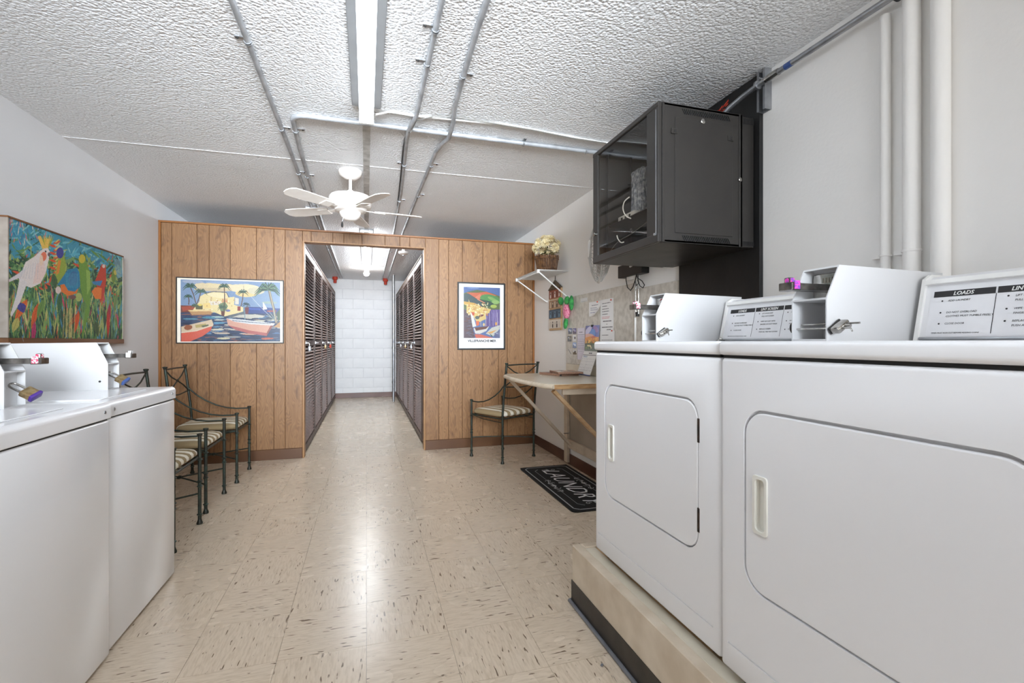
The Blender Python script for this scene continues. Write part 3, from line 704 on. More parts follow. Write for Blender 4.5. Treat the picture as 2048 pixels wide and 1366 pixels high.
# ================================================================== DRYER PLATFORM
t = thing('platform', 'low cream painted wooden platform under the two dryers with dark kick strip', 'platform', (.855, 1.93, 0))
PX0, PY0, PY1, PZ = .855, -.6, 1.93, .25
MB().box(PX0, PX0 + .04, PY0, PY1, .0, PZ, .003, 1).build('front_board', 'creamwood', t, world=True)
MB().box(PX0 + .041, PX0 + .09, PY0, PY1 - .04, PZ - .05, PZ - .004, .003, 1).build('ledge_board', 'laminate', t, world=True)
MB().box(PX0 + .041, XR - .01, PY1 - .039, PY1, 0, PZ, .003, 1).build('end_board', 'creamwood', t, world=True)
MB().box(PX0 + .091, XR - .01, PY0, PY1 - .04, PZ - .03, PZ - .012).build('deck', 'barewood', t, world=True)
MB().box(PX0 - .003, PX0 - .0003, PY0, PY1 + .003, 0.0, .098).box(PX0 - .003, XR - .01, PY1 + .0003, PY1 + .003, 0, .098).build('kick_strip', 'kick', t, world=True)
MB().tube([(PX0 - .010, PY0, .008), (PX0 - .010, PY1 + .008, .008), (PX0 + .01, PY1 + .011, .008), (XR - .05, PY1 + .011, .008)], .0075, 8).build('cove_strip', 'rubberg', t, 50, world=True)

# ================================================================== COIN BOXES (shared by dryers and washers)
def coin_box(root, sx, x0, y0, wd, ht, z0, xb, deep, badge, gem, length=.42):
    """sheet metal coin box: front at x0 growing along sx, near side y0, bottom z0"""
    X = lambda v: x0 + sx * v
    y1 = y0 + wd; s = .0035
    prof = [(X(0), z0), (X(0), z0 + ht * .56), (X(.042), z0 + ht), (X(length), z0 + ht - .006), (X(length), z0)]
    b = MB().prism(prof, y0, y1, 'XZ').build('coin_box', 'sheet', root)
    # lower recess and upper recess
    c1 = [(X(-.02), z0 + .005), (X(-.02), z0 + ht * .56 - s), (X(deep), z0 + ht * .56 - s), (X(deep), z0 + .005)]
    cut(b, MB().prism(c1, y0 + s, y1 - s, 'XZ'))
    c2 = [(X(-.03), z0 + ht * .56 + s * .5), (X(-.03), z0 + ht + .02), (X(.030), z0 + ht + .02), (X(.0395), z0 + ht - s * 1.5), (X(.075), z0 + ht - s * 1.5), (X(.075), z0 + ht * .56 + s * .5)]
    cut(b, MB().prism(c2, y0 + s, y1 - s, 'XZ'))
    ym = (y0 + y1) / 2
    # coin slide: mount plate, channel and tip with a sticker
    zs = z0 + ht * .70
    mb = MB().box(min(X(.066), X(.0745)), max(X(.066), X(.0745)), y0 + .012, y1 - .008, z0 + ht * .6, z0 + ht * .93, .002, 1)
    for i in range(4): mb.box(min(X(.062), X(.067)), max(X(.062), X(.067)), ym - .016 + i * .009, ym - .012 + i * .009, z0 + ht * .80, z0 + ht * .87)
    mb.build('slide_mount', 'chrome', b)
    mb = MB().box(min(X(-.075), X(.07)), max(X(-.075), X(.07)), ym - .020, ym + .016, zs - .004, zs, .001, 1)
    mb.box(min(X(-.075), X(.07)), max(X(-.075), X(.07)), ym - .022, ym - .019, zs - .005, zs + .012, .0008, 1).box(min(X(-.075), X(.07)), max(X(-.075), X(.07)), ym + .015, ym + .018, zs - .005, zs + .012, .0008, 1)
    mb.build('coin_slide', 'slide', b)
    mb = MB().box(min(X(-.08), X(-.05)), max(X(-.08), X(-.05)), ym - .024, ym + .020, zs - .007, zs + .014, .002, 1)
    mb.box(min(X(-.072), X(-.058)), max(X(-.072), X(-.058)), ym - .010, ym + .010, zs + .012, zs + .028, .003, 2).build('slide_handle', 'slide', b)
    mb = MB().box(min(X(-.071), X(-.059)), max(X(-.071), X(-.059)), ym - .0112, ym - .0098, zs + .0, zs + .026, .0003, 1)
    mb.box(min(X(-.0735), X(-.056)), max(X(-.0735), X(-.056)), ym - .0262, ym - .0238, zs - .004, zs + .018, .0004, 1).lathe([(.0065, 0), (.0065, .0012)], (X(-.0722 if sx > 0 else -.0722), ym, zs + .02), 'X', 12)
    mb.build('sticker', gem, b)
    if deep > .05:
        mb = MB().box(min(X(deep - .004), X(deep + .0)), max(X(deep - .004), X(deep)), y0 + .008, y1 - .035, z0 + .012, z0 + .095, .001, 1); mb.build('lock_plate', 'steel', b)
        for zz_ in (.026, .082):
            MB().lathe([(.008, 0), (.008, -sx * .004), (.005, -sx * .007)], (X(deep - .004), y0 + .05, z0 + zz_), 'X', 14).lathe([(.0035, 0), (.0035, -sx * .010)], (X(deep - .004), y0 + .05, z0 + zz_), 'X', 8).build('bolt', 'brass', b)
        MB().lathe([(.013, 0), (.013, -sx * .008), (.009, -sx * .012), (.009, -sx * .008)], (X(deep - .004), y0 + .042, z0 + .055), 'X', 18).build('key_cylinder', 'chrome', b, 40)
    else:
        MB().box(min(X(deep - .0015), X(deep)), max(X(deep - .0015), X(deep)), y0 + .02, y1 - .014, z0 + .06, z0 + .10, .0006, 1).build('inset_plate', 'sheet', b)
        MB().lathe([(.009, 0), (.009, -sx * .005), (.006, -sx * .008)], (X(deep), y0 + .022, z0 + .05), 'X', 14).build('key_cylinder', 'chrome', b, 40)
        MB().lathe([(.0045, 0), (.0045, -.002)], (X(.03), y0, z0 + .04), 'Y', 12).build('screw', 'dark', b)
    if badge:
        m = MB().lathe([(.024, 0), (.024, .0012)], (0, 0, 0), 'X', 24)
        for v in m.bm.verts: v.co.z *= .46; v.co.x = v.co.x + X(.0635); v.co.y += ym - .004; v.co.z += z0 + ht * .86
        m.build('badge', 'redbadge', b)
        text('OTTAWA', .0115, 'white', b, (X(.0628), ym - .004, z0 + ht * .86 - .004), (0, -1, 0), (0, 0, 1), 'badge_lettering', bold=.0003)
    return b

def locking_rods(label, loc):
    """chrome puck lock with two rods pinned across the coin box mouth; local +y runs away from the camera"""
    t = thing('padlock', label, 'padlock', loc)
    MB().tube([(0, .118, 0), (0, -.048, 0)], .0026, 10).tube([(.016, .112, .012), (.016, -.060, .012)], .0026, 10).build('shackle_rod', 'chrome', t, 60)
    MB().obox((.007, -.016, .004), (.82, 0, .57), (0, 1, 0), (-.57, 0, .82), .044, .024, .017, .004).build('lock_body', 'chrome', t, 40)
    MB().obox((.007, -.003, .004), (.82, 0, .57), (0, 1, 0), (-.57, 0, .82), .046, .005, .019, .002).build('gasket', 'cordblack', t, 40)
    MB().lathe([(.006, -.028), (.004, -.040)], (.012, 0, .006), 'Y', 10).tube([(.012, -.036, .006), (.014, -.040, -.004), (.012, -.044, -.008)], .002, 6).build('key_knob', 'chrome', t, 50)
    MB().lathe([(.003, .110), (.017, .111), (.019, .115), (.012, .120), (.003, .121)], (.004, 0, .004), 'Y', 16).build('end_disc', 'rust', t, 50)
    return t

# ================================================================== DRYERS
DW = .744
def make_dryer():
    t = thing('dryer', 'x', 'dryer', (0, 0, 0))            # front plane x=0, near side y=0, platform at z=0
    b = MB().box(0, .72, 0, DW, .022, .839, .012, 3).build('body', 'enamel', t, 40)
    dz0, dz1, dy0, dy1 = .268, .716, .088, .660
    cut(b, MB().prism(rrect(dy0, dy1, dz0, dz1, .062, 8), -.02, .016, 'YZ'))
    cut(b, MB().box(-.01, .0035, .028, DW - .028, .0920, .0980))
    b.data.shade_smooth(); b.data.set_sharp_from_angle(angle=math.radians(35))
    mb = MB().prism(rrect(dy0 + .0045, dy1 - .005, dz0 + .0045, dz1 - .0075, .058, 8), .0002, .0155, 'YZ')
    d = mb.build('door', 'enamel', t); bv = d.modifiers.new('b', 'BEVEL'); bv.width = .0035; bv.segments = 2; bv.limit_method = 'ANGLE'
    cut(d, MB().box(-.01, .0122, .590, .622, .424, .548))
    fr = MB()
    fr.prism([(y, z) for y, z in rrect(.584, .628, .416, .557, .008, 4)], -.0045, .0008, 'YZ'); f = fr.build('handle', 'cream_pl', d)
    cut(f, MB().prism(rrect(.591, .620, .424, .549, .010, 4), -.02, .02, 'YZ')); f.data.shade_smooth(); f.data.set_sharp_from_angle(angle=math.radians(30))
    bv = f.modifiers.new('b', 'BEVEL'); bv.width = .0018; bv.segments = 2; bv.limit_method = 'ANGLE'
    cup = MB().prism(rrect(.5905, .6205, .4235, .5495, .010, 4), .0, .012, 'YZ').build('handle_cup', 'cream_pl', d)
    cut(cup, MB().prism(rrect(.592, .619, .425, .548, .009, 4), -.02, .0105, 'YZ'))
    for z in (.332, .590):
        MB().box(-.0012, .012, dy0 - .004, dy0 + .006, z, z + .07, .001, 1).build('hinge', 'rust', t)
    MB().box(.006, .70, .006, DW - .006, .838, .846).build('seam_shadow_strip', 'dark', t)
    MB().box(-.007, .735, -.002, DW + .002, .8455, .8825, .011, 4).build('top_panel', 'enamel', t, 40)
    for x in (.05, .66):
        for y in (.06, DW - .06): MB().lathe([(.022, 0), (.022, .008), (.012, .012), (.012, .024)], (x, y, 0), n=14).build('foot', 'cordblack', t)
    # console along the rear of the top
    zt = .8825; cy0, cy1 = .004, .598; cx0, cx1, cxb = .505, .541, .735; chh = .158
    prof = [(cx0, zt), (cx1, zt + chh), (cx1 + .02, zt + chh + .014), (cxb, zt + chh + .014), (cxb, zt)]
    c = MB().prism(prof, cy0 + .01, cy1 - .01, 'XZ').build('console', 'enamel', t)
    prof2 = [(cx0 - .008, zt), (cx1 - .008, zt + chh + .008), (cx1 + .014, zt + chh + .021), (cxb, zt + chh + .021), (cxb, zt)]
    for y in (cy0, cy1 - .01): MB().prism(prof2, y, y + .0095, 'XZ').build('console_end', 'white', c)
    nx = Vector((cx0, 0, zt)); nd = Vector((cx1 - cx0, 0, chh)).normalized(); nn = Vector((-nd.z, 0, nd.x))
    MB().bar(tuple(nx + nd * (chh + .000) + nn * .004 + Vector((0, cy0 + .01, 0))), tuple(nx + nd * (chh) + nn * .004 + Vector((0, cy1 - .01, 0))), .016, .012, up=tuple(nd)).build('console_cap', 'white', c)
    MB().tube([tuple(nx + nn * .003 + nd * .006 + Vector((0, cy0 + .012, 0))), tuple(nx + nn * .003 + nd * .006 + Vector((0, cy1 - .012, 0)))], .004, 8).build('console_rail', 'steel', c)
    # instruction panel: columns with black headers
    def Pp(v, h, o=.0006): return tuple(nx + nd * h + nn * o + Vector((0, v, 0)))
    y_hi = cy1 - .030; cw = .135; lx, ly = (0, -1, 0), tuple(nd)
    h0, h1 = .014, .133
    pn = MB(); pn.quad(Pp(y_hi + .006, h0), Pp(cy0 + .024, h0), Pp(cy0 + .024, h1 + .003), Pp(y_hi + .006, h1 + .003)); 
    pn = pn.build('instruction_panel', 'paper', c, fix=False)
    hd = MB(); dv = MB()
    heads = ['LOADS', 'LINT SCREEN', 'CONTROLS', 'START']
    T1 = []; T2 = []
    for i in range(4):
        a_ = y_hi - i * cw; b_ = a_ - cw + .004
        hd.quad(Pp(a_, h1 - .016, .0012), Pp(b_, h1 - .016, .0012), Pp(b_, h1, .0012), Pp(a_, h1, .0012))
        if i: dv.quad(Pp(a_ + .003, h0 + .004, .0012), Pp(a_ + .0015, h0 + .004, .0012), Pp(a_ + .0015, h1 - .016, .0012), Pp(a_ + .003, h1 - .016, .0012))
        T1.append(text(heads[i], .0135, 'white', c, Pp((a_ + b_) / 2, h1 - .0128, .0018), lx, ly, shear=.2, bold=.0002))
    LN = [[('ADD LAUNDRY', .034, .098, 1), ('DO NOT OVERLOAD', .034, .064, 1), ('CLOTHES MUST TUMBLE FREELY', .034, .053, 0), ('CLOSE DOOR', .034, .032, 1), ('TIMER MUST RUN OUT BEFORE ADDING COINS', .006, .006, 0)],
          [('LIFT DOOR AND', .034, .100, 1), ('PULL OUT SCREEN', .034, .088, 0), ('WIPE OUT LINT WITH', .034, .066, 1), ('FINGERS, DO NOT WASH', .034, .054, 0), ('REPLACE SCREEN', .034, .034, 1), ('PUSH ALL THE WAY DOWN', .034, .022, 0)],
          [('SELECT FABRIC SETTING', .03, .098, 1), ('INSERT COINS IN SLIDE', .03, .064, 1), ('PUSH SLIDE IN FULLY', .03, .052, 0), ('PULL SLIDE OUT', .03, .030, 1)],
          [('CLOSE DOOR', .034, .098, 1), ('PUSH TO START', .034, .064, 1)]]
    for i, col in enumerate(LN):
        a_ = y_hi - i * cw
        for s_, dx, hh, bl in col:
            T2.append(text(s_, .0068 if len(s_) < 30 else .0048, 'ink', c, Pp(a_ - dx, h0 + hh * .92, .0010), lx, ly, shear=.15, align='LEFT', ext=.0001))
            if bl: T2.append(text('\u2022', .018, 'ink', c, Pp(a_ - dx + .016, h0 + hh * .92 - .004, .0010), lx, ly, align='LEFT', ext=.0001))
    hd.build('header_bars', 'ink', c, fix=False); dv.build('divider_lines', 'ink', c, fix=False)
    join_texts(T1, 'header_lettering'); join_texts(T2, 'instruction_lettering')
    return t
dr = make_dryer()
dr.location = (.915, 1.086, .25); tag(dr, 'white front-loading dryer at the far end of the platform below the black wall cabinet', group='coin dryers')
d2 = copy_tree(dr); d2.location = (.907, .332, .25); tag(d2, 'white front-loading dryer nearest on the right with large door cut by the photo edge', group='coin dryers')
coin_box(dr, 1, .205, .611, .106, .196, .8826, .62, .11, True, 'pinkred')
coin_box(d2, 1, .213, .611, .106, .196, .8826, .62, .11, False, 'pink')
locking_rods('chrome bar lock pinned across the coin box on the far dryer', (1.135, 1.695, 1.165))
locking_rods('chrome bar lock pinned across the coin box on the near dryer', (1.135, .941, 1.165))
t = thing('door_catch', 'small chrome catch on top of the far dryer beside its console', 'catch', (1.40, 1.66, 1.1325))
MB().box(-.016, .016, -.008, .008, 0, .006, .001, 1).build('base', 'chrome', t); MB().ball((0, 0, .010), .008, u=12, v=8).build('button', 'chrome', t, 60)

# ================================================================== WASHERS
WW = .642
def make_washer():
    t = thing('washer', 'x', 'washer', (0, 0, 0))           # front plane x=0, cabinet grows to -x, near side y=0
    MB().box(-.70, 0, 0, WW, .012, .853, .010, 3).build('body', 'enamel2', t, 40)
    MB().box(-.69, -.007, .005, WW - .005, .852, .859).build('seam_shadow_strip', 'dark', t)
    tp = MB()
    prof = [(.004, .858), (.004, .900), (-.003, .911), (-.012, .9145), (-.72, .9145), (-.72, .858)]
    tp.prism(prof, 0, WW, 'XZ'); tp = tp.build('top_panel', 'enamel2', t); bv = tp.modifiers.new('b', 'BEVEL'); bv.width = .004; bv.segments = 2; bv.limit_method = 'ANGLE'
    for y in (.045, WW - .045): MB().lathe([(.006, .004), (.006, .0055), (.003, .0065)], (0, y, .884), 'X', 12).build('screw', 'steel', t)
    MB().prism(rrect(-.50, -.055, .07, .49, .02, 4), .9146, .9185, 'XY').build('lid', 'enamel2', t).modifiers.new('b', 'BEVEL').width = .0015
    for x in (-.05, -.64):
        for y in (.05, WW - .05): MB().lathe([(.02, 0), (.02, .006), (.01, .008), (.01, .014)], (x, y, 0), n=14).build('foot', 'cordblack', t)
    zt = .9146
    prof = [(-.56, zt), (-.59, zt + .15), (-.61, zt + .165), (-.72, zt + .165), (-.72, zt)]
    c = MB().prism(prof, .004, .49, 'XZ').build('console', 'enamel2', t)
    return t
wa = make_washer(); wa.location = (-.889, 2.070, 0); tag(wa, 'white top-loading washer at the end of the left row, beside the chairs', group='coin washers')
w2 = copy_tree(wa); w2.location = (-.878, 1.426, 0); tag(w2, 'white top-loading washer nearest on the left, cut by the photo edge', group='coin washers')
coin_box(wa, -1, -.213, .506, .104, .213, .9146, 0, .022, False, 'sheet', .50)
coin_box(w2, -1, -.224, .506, .104, .213, .9146, 0, .022, False, 'pinkred', .50)
padlock('brass padlock with blue rim on the far washer coin box', (-1.118, 2.618, .992), (math.radians(-58), math.radians(62)), 'brass', 'blue', 1.02, reach=.042)
padlock('rusty brass padlock with purple rim on the near washer coin box', (-1.114, 1.983, .992), (math.radians(-58), math.radians(62)), 'brass', 'purple', 1.02, reach=.042)

# ================================================================== CHAIRS
def make_chair():
    t = thing('armchair', 'x', 'chair', (0, 0, 0))           # front = +x
    W = .215
    def ringed(pts, r, zs):
        mb = MB().tube(pts, r, 10)
        for z in zs:
            # ring at height z along the path
            for p, q in zip(pts, pts[1:]):
                if min(p[2], q[2]) <= z <= max(p[2], q[2]) and p[2] != q[2]:
                    k = (z - p[2]) / (q[2] - p[2]); x = p[0] + (q[0] - p[0]) * k; y = p[1] + (q[1] - p[1]) * k
                    mb.lathe([(r, -.006), (r + .006, -.001), (r + .006, .001), (r, .006)], (x, y, z), n=10); break
        return mb
    for s in (-1, 1):
        f = [(.22, s * W, 0), (.22, s * W, .555)]
        mb = ringed(f, .0105, (.06, .235, .265, .40)).lathe([(.017, 0), (.018, .008), (.0125, .022), (.0105, .03)], f[0], n=12).lathe([(.0105, -.01), (.016, 0), (.016, .006), (.008, .009)], f[1], n=12)
        mb.build('front_leg', 'iron', t, 45)
        r_ = [(-.22, s * W, 0), (-.22, s * W, .42), (-.235, s * W, .60), (-.275, s * W, .93)]
        mb = ringed(r_, .0105, (.06, .235, .265, .44, .72)).lathe([(.017, 0), (.018, .008), (.0125, .022), (.0105, .03)], r_[0], n=12).lathe([(.0105, -.012), (.017, 0), (.017, .006), (.008, .009)], r_[-1], n=12)
        mb.build('rear_leg', 'iron', t, 45)
        P = [(-.248, s * W, .735), (-.19, s * W, .675), (-.12, s * W, .624), (-.04, s * W, .582), (.04, s * W, .556), (.12, s * W, .545), (.21, s * W, .546)]
        MB().tube(P, .0062, 8).build('arm', 'iron', t, 60)
    xr = lambda z: -.235 - .04 * (z - .60) / .33
    mb = MB().tube([(xr(.915), -W, .915), (xr(.915), 0, .918), (xr(.915), W, .915)], .0065, 8).tube([(xr(.715), -W, .715), (xr(.715), 0, .70), (xr(.715), W, .715)], .0055, 8)
    for s in (-1, 1): mb.tube([(xr(.912), s * W, .912), (xr(.86), s * W * .5, .850), (xr(.82), 0, .815), (xr(.77), -s * W * .5, .775), (xr(.72), -s * W, .72)], .0055, 8)
    mb.lathe([(.003, -.008), (.013, -.004), (.013, .004), (.003, .008)], (xr(.815) + .002, 0, .815), 'X', 12)
    mb.build('backrest', 'iron', t, 50)
    Z = .415
    mb = MB().tube([(.215, -W, Z), (.215, W, Z)], .007, 8).tube([(-.22, -W, Z), (-.22, W, Z)], .007, 8)
    for s in (-1, 1): mb.tube([(-.22, s * W, Z), (.22, s * W, Z)], .007, 8).tube([(-.22, s * W, Z - .035), (.05, s * W, Z - .028), (.22, s * W, Z + .0)], .004, 6)
    for i in range(1, 6): mb.tube([(-.22, -W + 2 * W * i / 6, Z), (.215, -W + 2 * W * i / 6, Z)], .003, 6)
    mb.build('seat_frame', 'iron', t, 50)
    mb = MB()
    for s in (-1, 1): mb.tube([(.22, s * W, .19), (.1, s * W * .45, .195), (0, 0, .198), (-.1, -s * W * .45, .195), (-.22, -s * W, .19)], .0055, 8)
    mb.lathe([(.004, -.012), (.015, -.008), (.015, .008), (.004, .012)], (0, 0, .198), n=12); mb.build('stretcher', 'iron', t, 50)
    # rounded cushion
    bm = MB(); n = 20; lay = [(-.000, .80), (.006, .94), (.018, 1.0), (.034, .995), (.046, .95), (.054, .84), (.060, .6), (.062, .3)]
    rings = []
    for z, k in lay:
        P = rrect(-.215 * k, .222 * k, -.222 * k, .222 * k, .07 * k, 5); rings.append([bm.bm.verts.new((x, y, Z + .009 + z)) for x, y in P])
    for A, B in zip(rings, rings[1:]):
        for i in range(len(A)): bm.bm.faces.new((A[i], A[(i + 1) % len(A)], B[(i + 1) % len(A)], B[i]))
    bm.bm.faces.new(rings[0][::-1]); bm.bm.faces.new(rings[-1])
    bm.build('cushion', 'stripe', t, 70)
    return t
ch = make_chair(); ch.location = (-1.215, 4.555, 0); ch.rotation_euler = (0, 0, 0)
tag(ch, 'dark iron armchair with striped cushion in the left corner against the panelling', group='iron armchairs')
for loc, rz, lab in (((-1.235, 3.845, 0), 0.0, 'dark iron armchair with striped cushion, middle of the left wall row'),
                     ((-1.212, 3.215, 0), 0.0, 'dark iron armchair with striped cushion closest behind the washers'),
                     ((1.29, 4.60, 0), math.radians(118.5), 'dark iron armchair with striped cushion beside the folding table')):
    c = copy_tree(ch); c.location = loc; c.rotation_euler = (0, 0, rz); tag(c, lab)

# ================================================================== WALL TABLE
t = thing('wall_table', 'cream folding table braced to the right wall beyond the dryers', 'table', (1.5, 3.5, 0))
TZ = .852
xf = lambda y: 1.150 - .045 * math.sin(math.pi * min(1, max(0, (y - 2.95) / 1.11)))
ys = [2.95 + 1.11 * i / 14 for i in range(15)]
poly = [(xf(y) + (.03 if i in (0, 14) else 0), y) for i, y in enumerate(ys)] + [(XR - .002, 4.06), (XR - .002, 2.95)]
MB().prism(poly, TZ - .003, TZ, 'XY').build('tabletop', 'laminate', t, world=True)
po2 = [(x + .002, y) for x, y in poly[:15]] + [(XR - .002, 4.058), (XR - .002, 2.953)]
MB().prism(po2, TZ - .034, TZ - .0032, 'XY').build('tabletop_core', 'edgewood', t, world=True)
MB().tube([(xf(y) + (.03 if i in (0, 14) else 0) - .002, y, TZ - .018) for i, y in enumerate(ys)], .0155, 10).build('front_edging', 'creamwood', t, 50, world=True)
for y_ in (2.975, 4.02): MB().box(1.25, XR - .036, y_, y_ + .02, TZ - .075, TZ - .035, .002, 1).build('apron', 'creamwood', t, world=True)
MB().box(XR - .016, XR - .0005, 2.95, 4.17, TZ + .001, .93, .002, 1).build('backsplash', 'laminate', t, world=True)
MB().bar((1.20, 3.02, TZ - .05), (XR - .036, 3.02, .24), .022, .045, (0, 1, 0)).build('brace', 'barewood', t, world=True)
MB().bar((1.19, 4.00, TZ - .05), (XR - .036, 4.03, .20), .022, .045, (0, 1, 0)).build('brace', 'creamwood', t, world=True)
for y in (4.10, 3.0): MB().box(XR - .034, XR - .0085, y, y + .075, .02, TZ - .036, .002, 1).build('wall_post', 'creamwood', t, world=True)
MB().box(XR - .030, XR - .0085, 3.076, 4.099, .16, .24, .002, 1).build('wall_rail', 'creamwood', t, world=True)
MB().box(XR - .007, XR - .0005, 3.08, 4.098, .24, TZ - .04).build('back_panel', mat('panel_beige', (176, 166, 152), (162, 152, 138), 3, .6), t, world=True)
for y in (3.02, 4.06): MB().lathe([(.004, 0), (.004, -.05)], (XR - .034, y, .30), 'X', 8).build('bolt', 'steel', t, world=True)

# magazines on the table
def mag(label, x, y, z, rz, c1, c2, th=.006):
    t = thing('magazine', label, 'magazine', (x, y, z), rz, 'magazines on the wall table')
    MB().box(-.105, .105, -.14, .14, 0, th, .001, 1).build('pages', 'magp', t)
    p = Paint(42, 56, c1)
    for i in range(26): p.ell(p.rng.uniform(0, 42), p.rng.uniform(0, 56), p.rng.uniform(3, 9), p.rng.uniform(2, 6), [c2, (216, 190, 160), (120, 60, 44), (230, 216, 190), (70, 56, 50)][i % 5], p.rng.uniform(0, 180), mpok=None) if False else p.ell(p.rng.random() , p.rng.random(), .04 + .15 * p.rng.random(), .03 + .1 * p.rng.random(), [c2, (216, 190, 160), (120, 60, 44), (230, 216, 190), (70, 56, 50)][i % 5], p.rng.uniform(0, 180))
    print_mesh('cover', p, (-.106, .141, th + .0006), (.106, .141, th + .0006), (-.106, -.141, th + .0006), t, 'glossprint', world=False)
mag('open magazine at the bottom of the pair on the table', 1.56, 3.80, TZ + .0008, .25, (140, 74, 50), (186, 130, 90), .018)
mag('brown covered magazine lying on top of the other on the table', 1.60, 3.74, TZ + .0202, -.12, (166, 110, 78), (90, 60, 50), .014)
t = thing('binder_clip', 'small silver clip at the front edge of the magazines', 'clip', (1.50, 3.655, TZ + .001))
MB().prism([(0, 0), (.024, 0), (.012, .016)], -.015, .015, 'XZ').build('jaw', 'cordblack', t)
MB().tube([(.012, -.008, .014), (-.01, -.006, .022), (-.01, .006, .022), (.012, .008, .014)], .001, 6).build('wire', 'chrome', t)

# ================================================================== BOARD AND PAPERS ON THE RIGHT WALL
bd = thing('notice_board', 'speckled beige notice board on the right wall above the table', 'notice board', (XR - .001, 3.58, .932))
MB().box(XR - .013, XR - .001, 2.96, 4.17, .932, 1.542, .001, 1).build('panel', 'board', bd, world=True)
MB().box(XR - .012, XR - .001, 2.462, 2.958, .932, 1.50, .001, 1).build('panel', 'board', bd, world=True)
BX = XR - .0145
def quadW(px0, py0, px1, py1, X=BX):
    """a rectangle on the right wall spanning two image corners"""
    a = onX(px0, py0, X); b = onX(px1, py1, X); zt = (onX(px0, py0, X)[2] + onX(px1, py0, X)[2]) / 2; zb = (onX(px0, py1, X)[2] + onX(px1, py1, X)[2]) / 2
    return a[1], b[1], zt, zb
def paper(name, label, cat, r, painter, res=420, m='print', pins=(), X=BX, group=None, curl=0.0):
    y0, y1, zt, zb = r; wdt = y0 - y1; ht = zt - zb
    t = thing(name, label, cat, (X, (y0 + y1) / 2, (zt + zb) / 2), 0, group)
    p = Paint(max(12, int(wdt * res)), max(12, int(ht * res)), (238, 237, 236)); painter(p)
    bend = None
    if curl: bend = lambda U, V: np.stack([-curl * np.clip((U + V - 1.1), 0, 1) ** 2 * 2, U * 0, curl * .6 * np.clip((U + V - 1.3), 0, 1)], -1)
    print_mesh('sheet', p, (X, y0, zt), (X, y1, zt), (X, y0, zb), t, m, bend=bend)
    for (u, v, c) in pins:
        MB().ball((X - .004, y0 - u * wdt, zt - v * ht), .006, u=10, v=6).build('pin', c, t, 60, world=True)
    return t
def p_note(p):
    p.lines(.25, .2, .85, .32, 1, (70, 70, 90)); p.lines(.14, .38, .9, .62, 3, (80, 84, 120), .3); p.lines(.14, .68, .7, .8, 1, (90, 90, 140), .3)
def p_list(p):
    for y in (.10, .19, .27, .35, .43): p.lines(.15, y, .85, y + .05, 1, (60, 60, 66), .45, .022)
    p.lines(.12, .52, .75, .60, 2, (200, 70, 90), .2); p.lines(.2, .64, .9, .70, 1, (40, 40, 46), .1, .03); p.ell(.5, .76, .03, .012, (60, 60, 60))
    p.lines(.12, .82, .92, .88, 1, (44, 44, 50), .05, .034); p.lines(.5, .9, .8, .95, 1, (60, 60, 60), .1, .026)
def p_low(p): p.lines(.15, .3, .6, .42, 1, (60, 60, 66), .2, .05); p.lines(.12, .72, .9, .84, 1, (60, 60, 66), .1, .05)
paper('paper_sheet', 'long handwritten list pinned on the notice board', 'paper', quadW(1201, 598, 1227, 664), p_list, 520, pins=((.85, .05, 'red'),))
paper('paper_sheet', 'small typed note with curled corner pinned left of the long list', 'paper', quadW(1178, 603, 1201.5, 632), p_note, 520, pins=((.75, .06, 'red'),), curl=.03)
paper('paper_sheet', 'lower note overlapping the foot of the long list', 'paper', quadW(1200, 662, 1229, 685, BX - .003), p_low, 520, pins=((.85, .0, 'red'),), X=BX - .003)
paper('paper_slip', 'thin blank slip at the top left of the notice board', 'paper', quadW(1161, 596, 1175, 604), lambda p: (p.__setattr__('a', p.a * .93), p.lines(.1, .7, .9, .95, 1, (110, 110, 110), 0)), 400)
def p_sched(p):
    p.a[:] = (222, 216, 226); p.lines(.25, .12, .7, .15, 1, (60, 60, 70), 0, .02)
    for r in range(9): p.lines(.1, .2 + r * .055, .95, .23 + r * .055, 1, (110, 100, 130) if r % 2 else (90, 90, 100), .1, .012)
    p.lines(.15, .72, .7, .74, 1, (90, 90, 100), 0, .012)
    for x in (0.02, .98): p.stroke([(x, 0), (x, 1)], .03, (150, 140, 150))
paper('schedule_sheet', 'lilac tinted printed schedule sheet between the photo cards and the calendar', 'paper', quadW(1154.5, 656, 1170, 719.5), p_sched, 520)
def p_ph(c1, c2, c3):
    def f(p):
        p.a[:] = c1; p.poly([(0, 1), (0, .6), (.4, .45), (1, .7), (1, 1)], c2); p.ell(.6, .45, .22, .2, c3); p.ell(.3, .3, .15, .1, (210, 214, 224))
    return f
for lab, q, cs, rnd in (('round blue photo card highest on the notice board left edge', (1136.5, 656.5, 1144, 668), ((90, 110, 160), (50, 58, 76), (190, 196, 206)), 1),
                   ('purple photo card beside the round blue photo card', (1145.5, 656.5, 1152.8, 668), ((96, 80, 134), (60, 50, 90), (160, 150, 190)), 0),
                   ('dark brown photo card below the round blue photo card', (1135, 672, 1143, 683), ((86, 76, 56), (50, 44, 32), (150, 140, 110)), 0),
                   ('light blue photo card below the black key tag card', (1145.3, 685, 1152.8, 696), ((120, 150, 200), (90, 110, 150), (220, 226, 236)), 0),
                   ('white card with black figure below the light blue photo card', (1146, 699, 1153, 709), ((228, 226, 220), (96, 86, 60), (50, 46, 44)), 0),
                   ('white card with small key shape below the purple photo card', (1145.6, 670, 1152.6, 683), ((226, 224, 220), (224, 222, 218), (60, 52, 44)), 0)):
    paper('photo_card', lab, 'photo', quadW(*q), p_ph(*cs), 420, 'glossprint', group='small cards on the notice board')
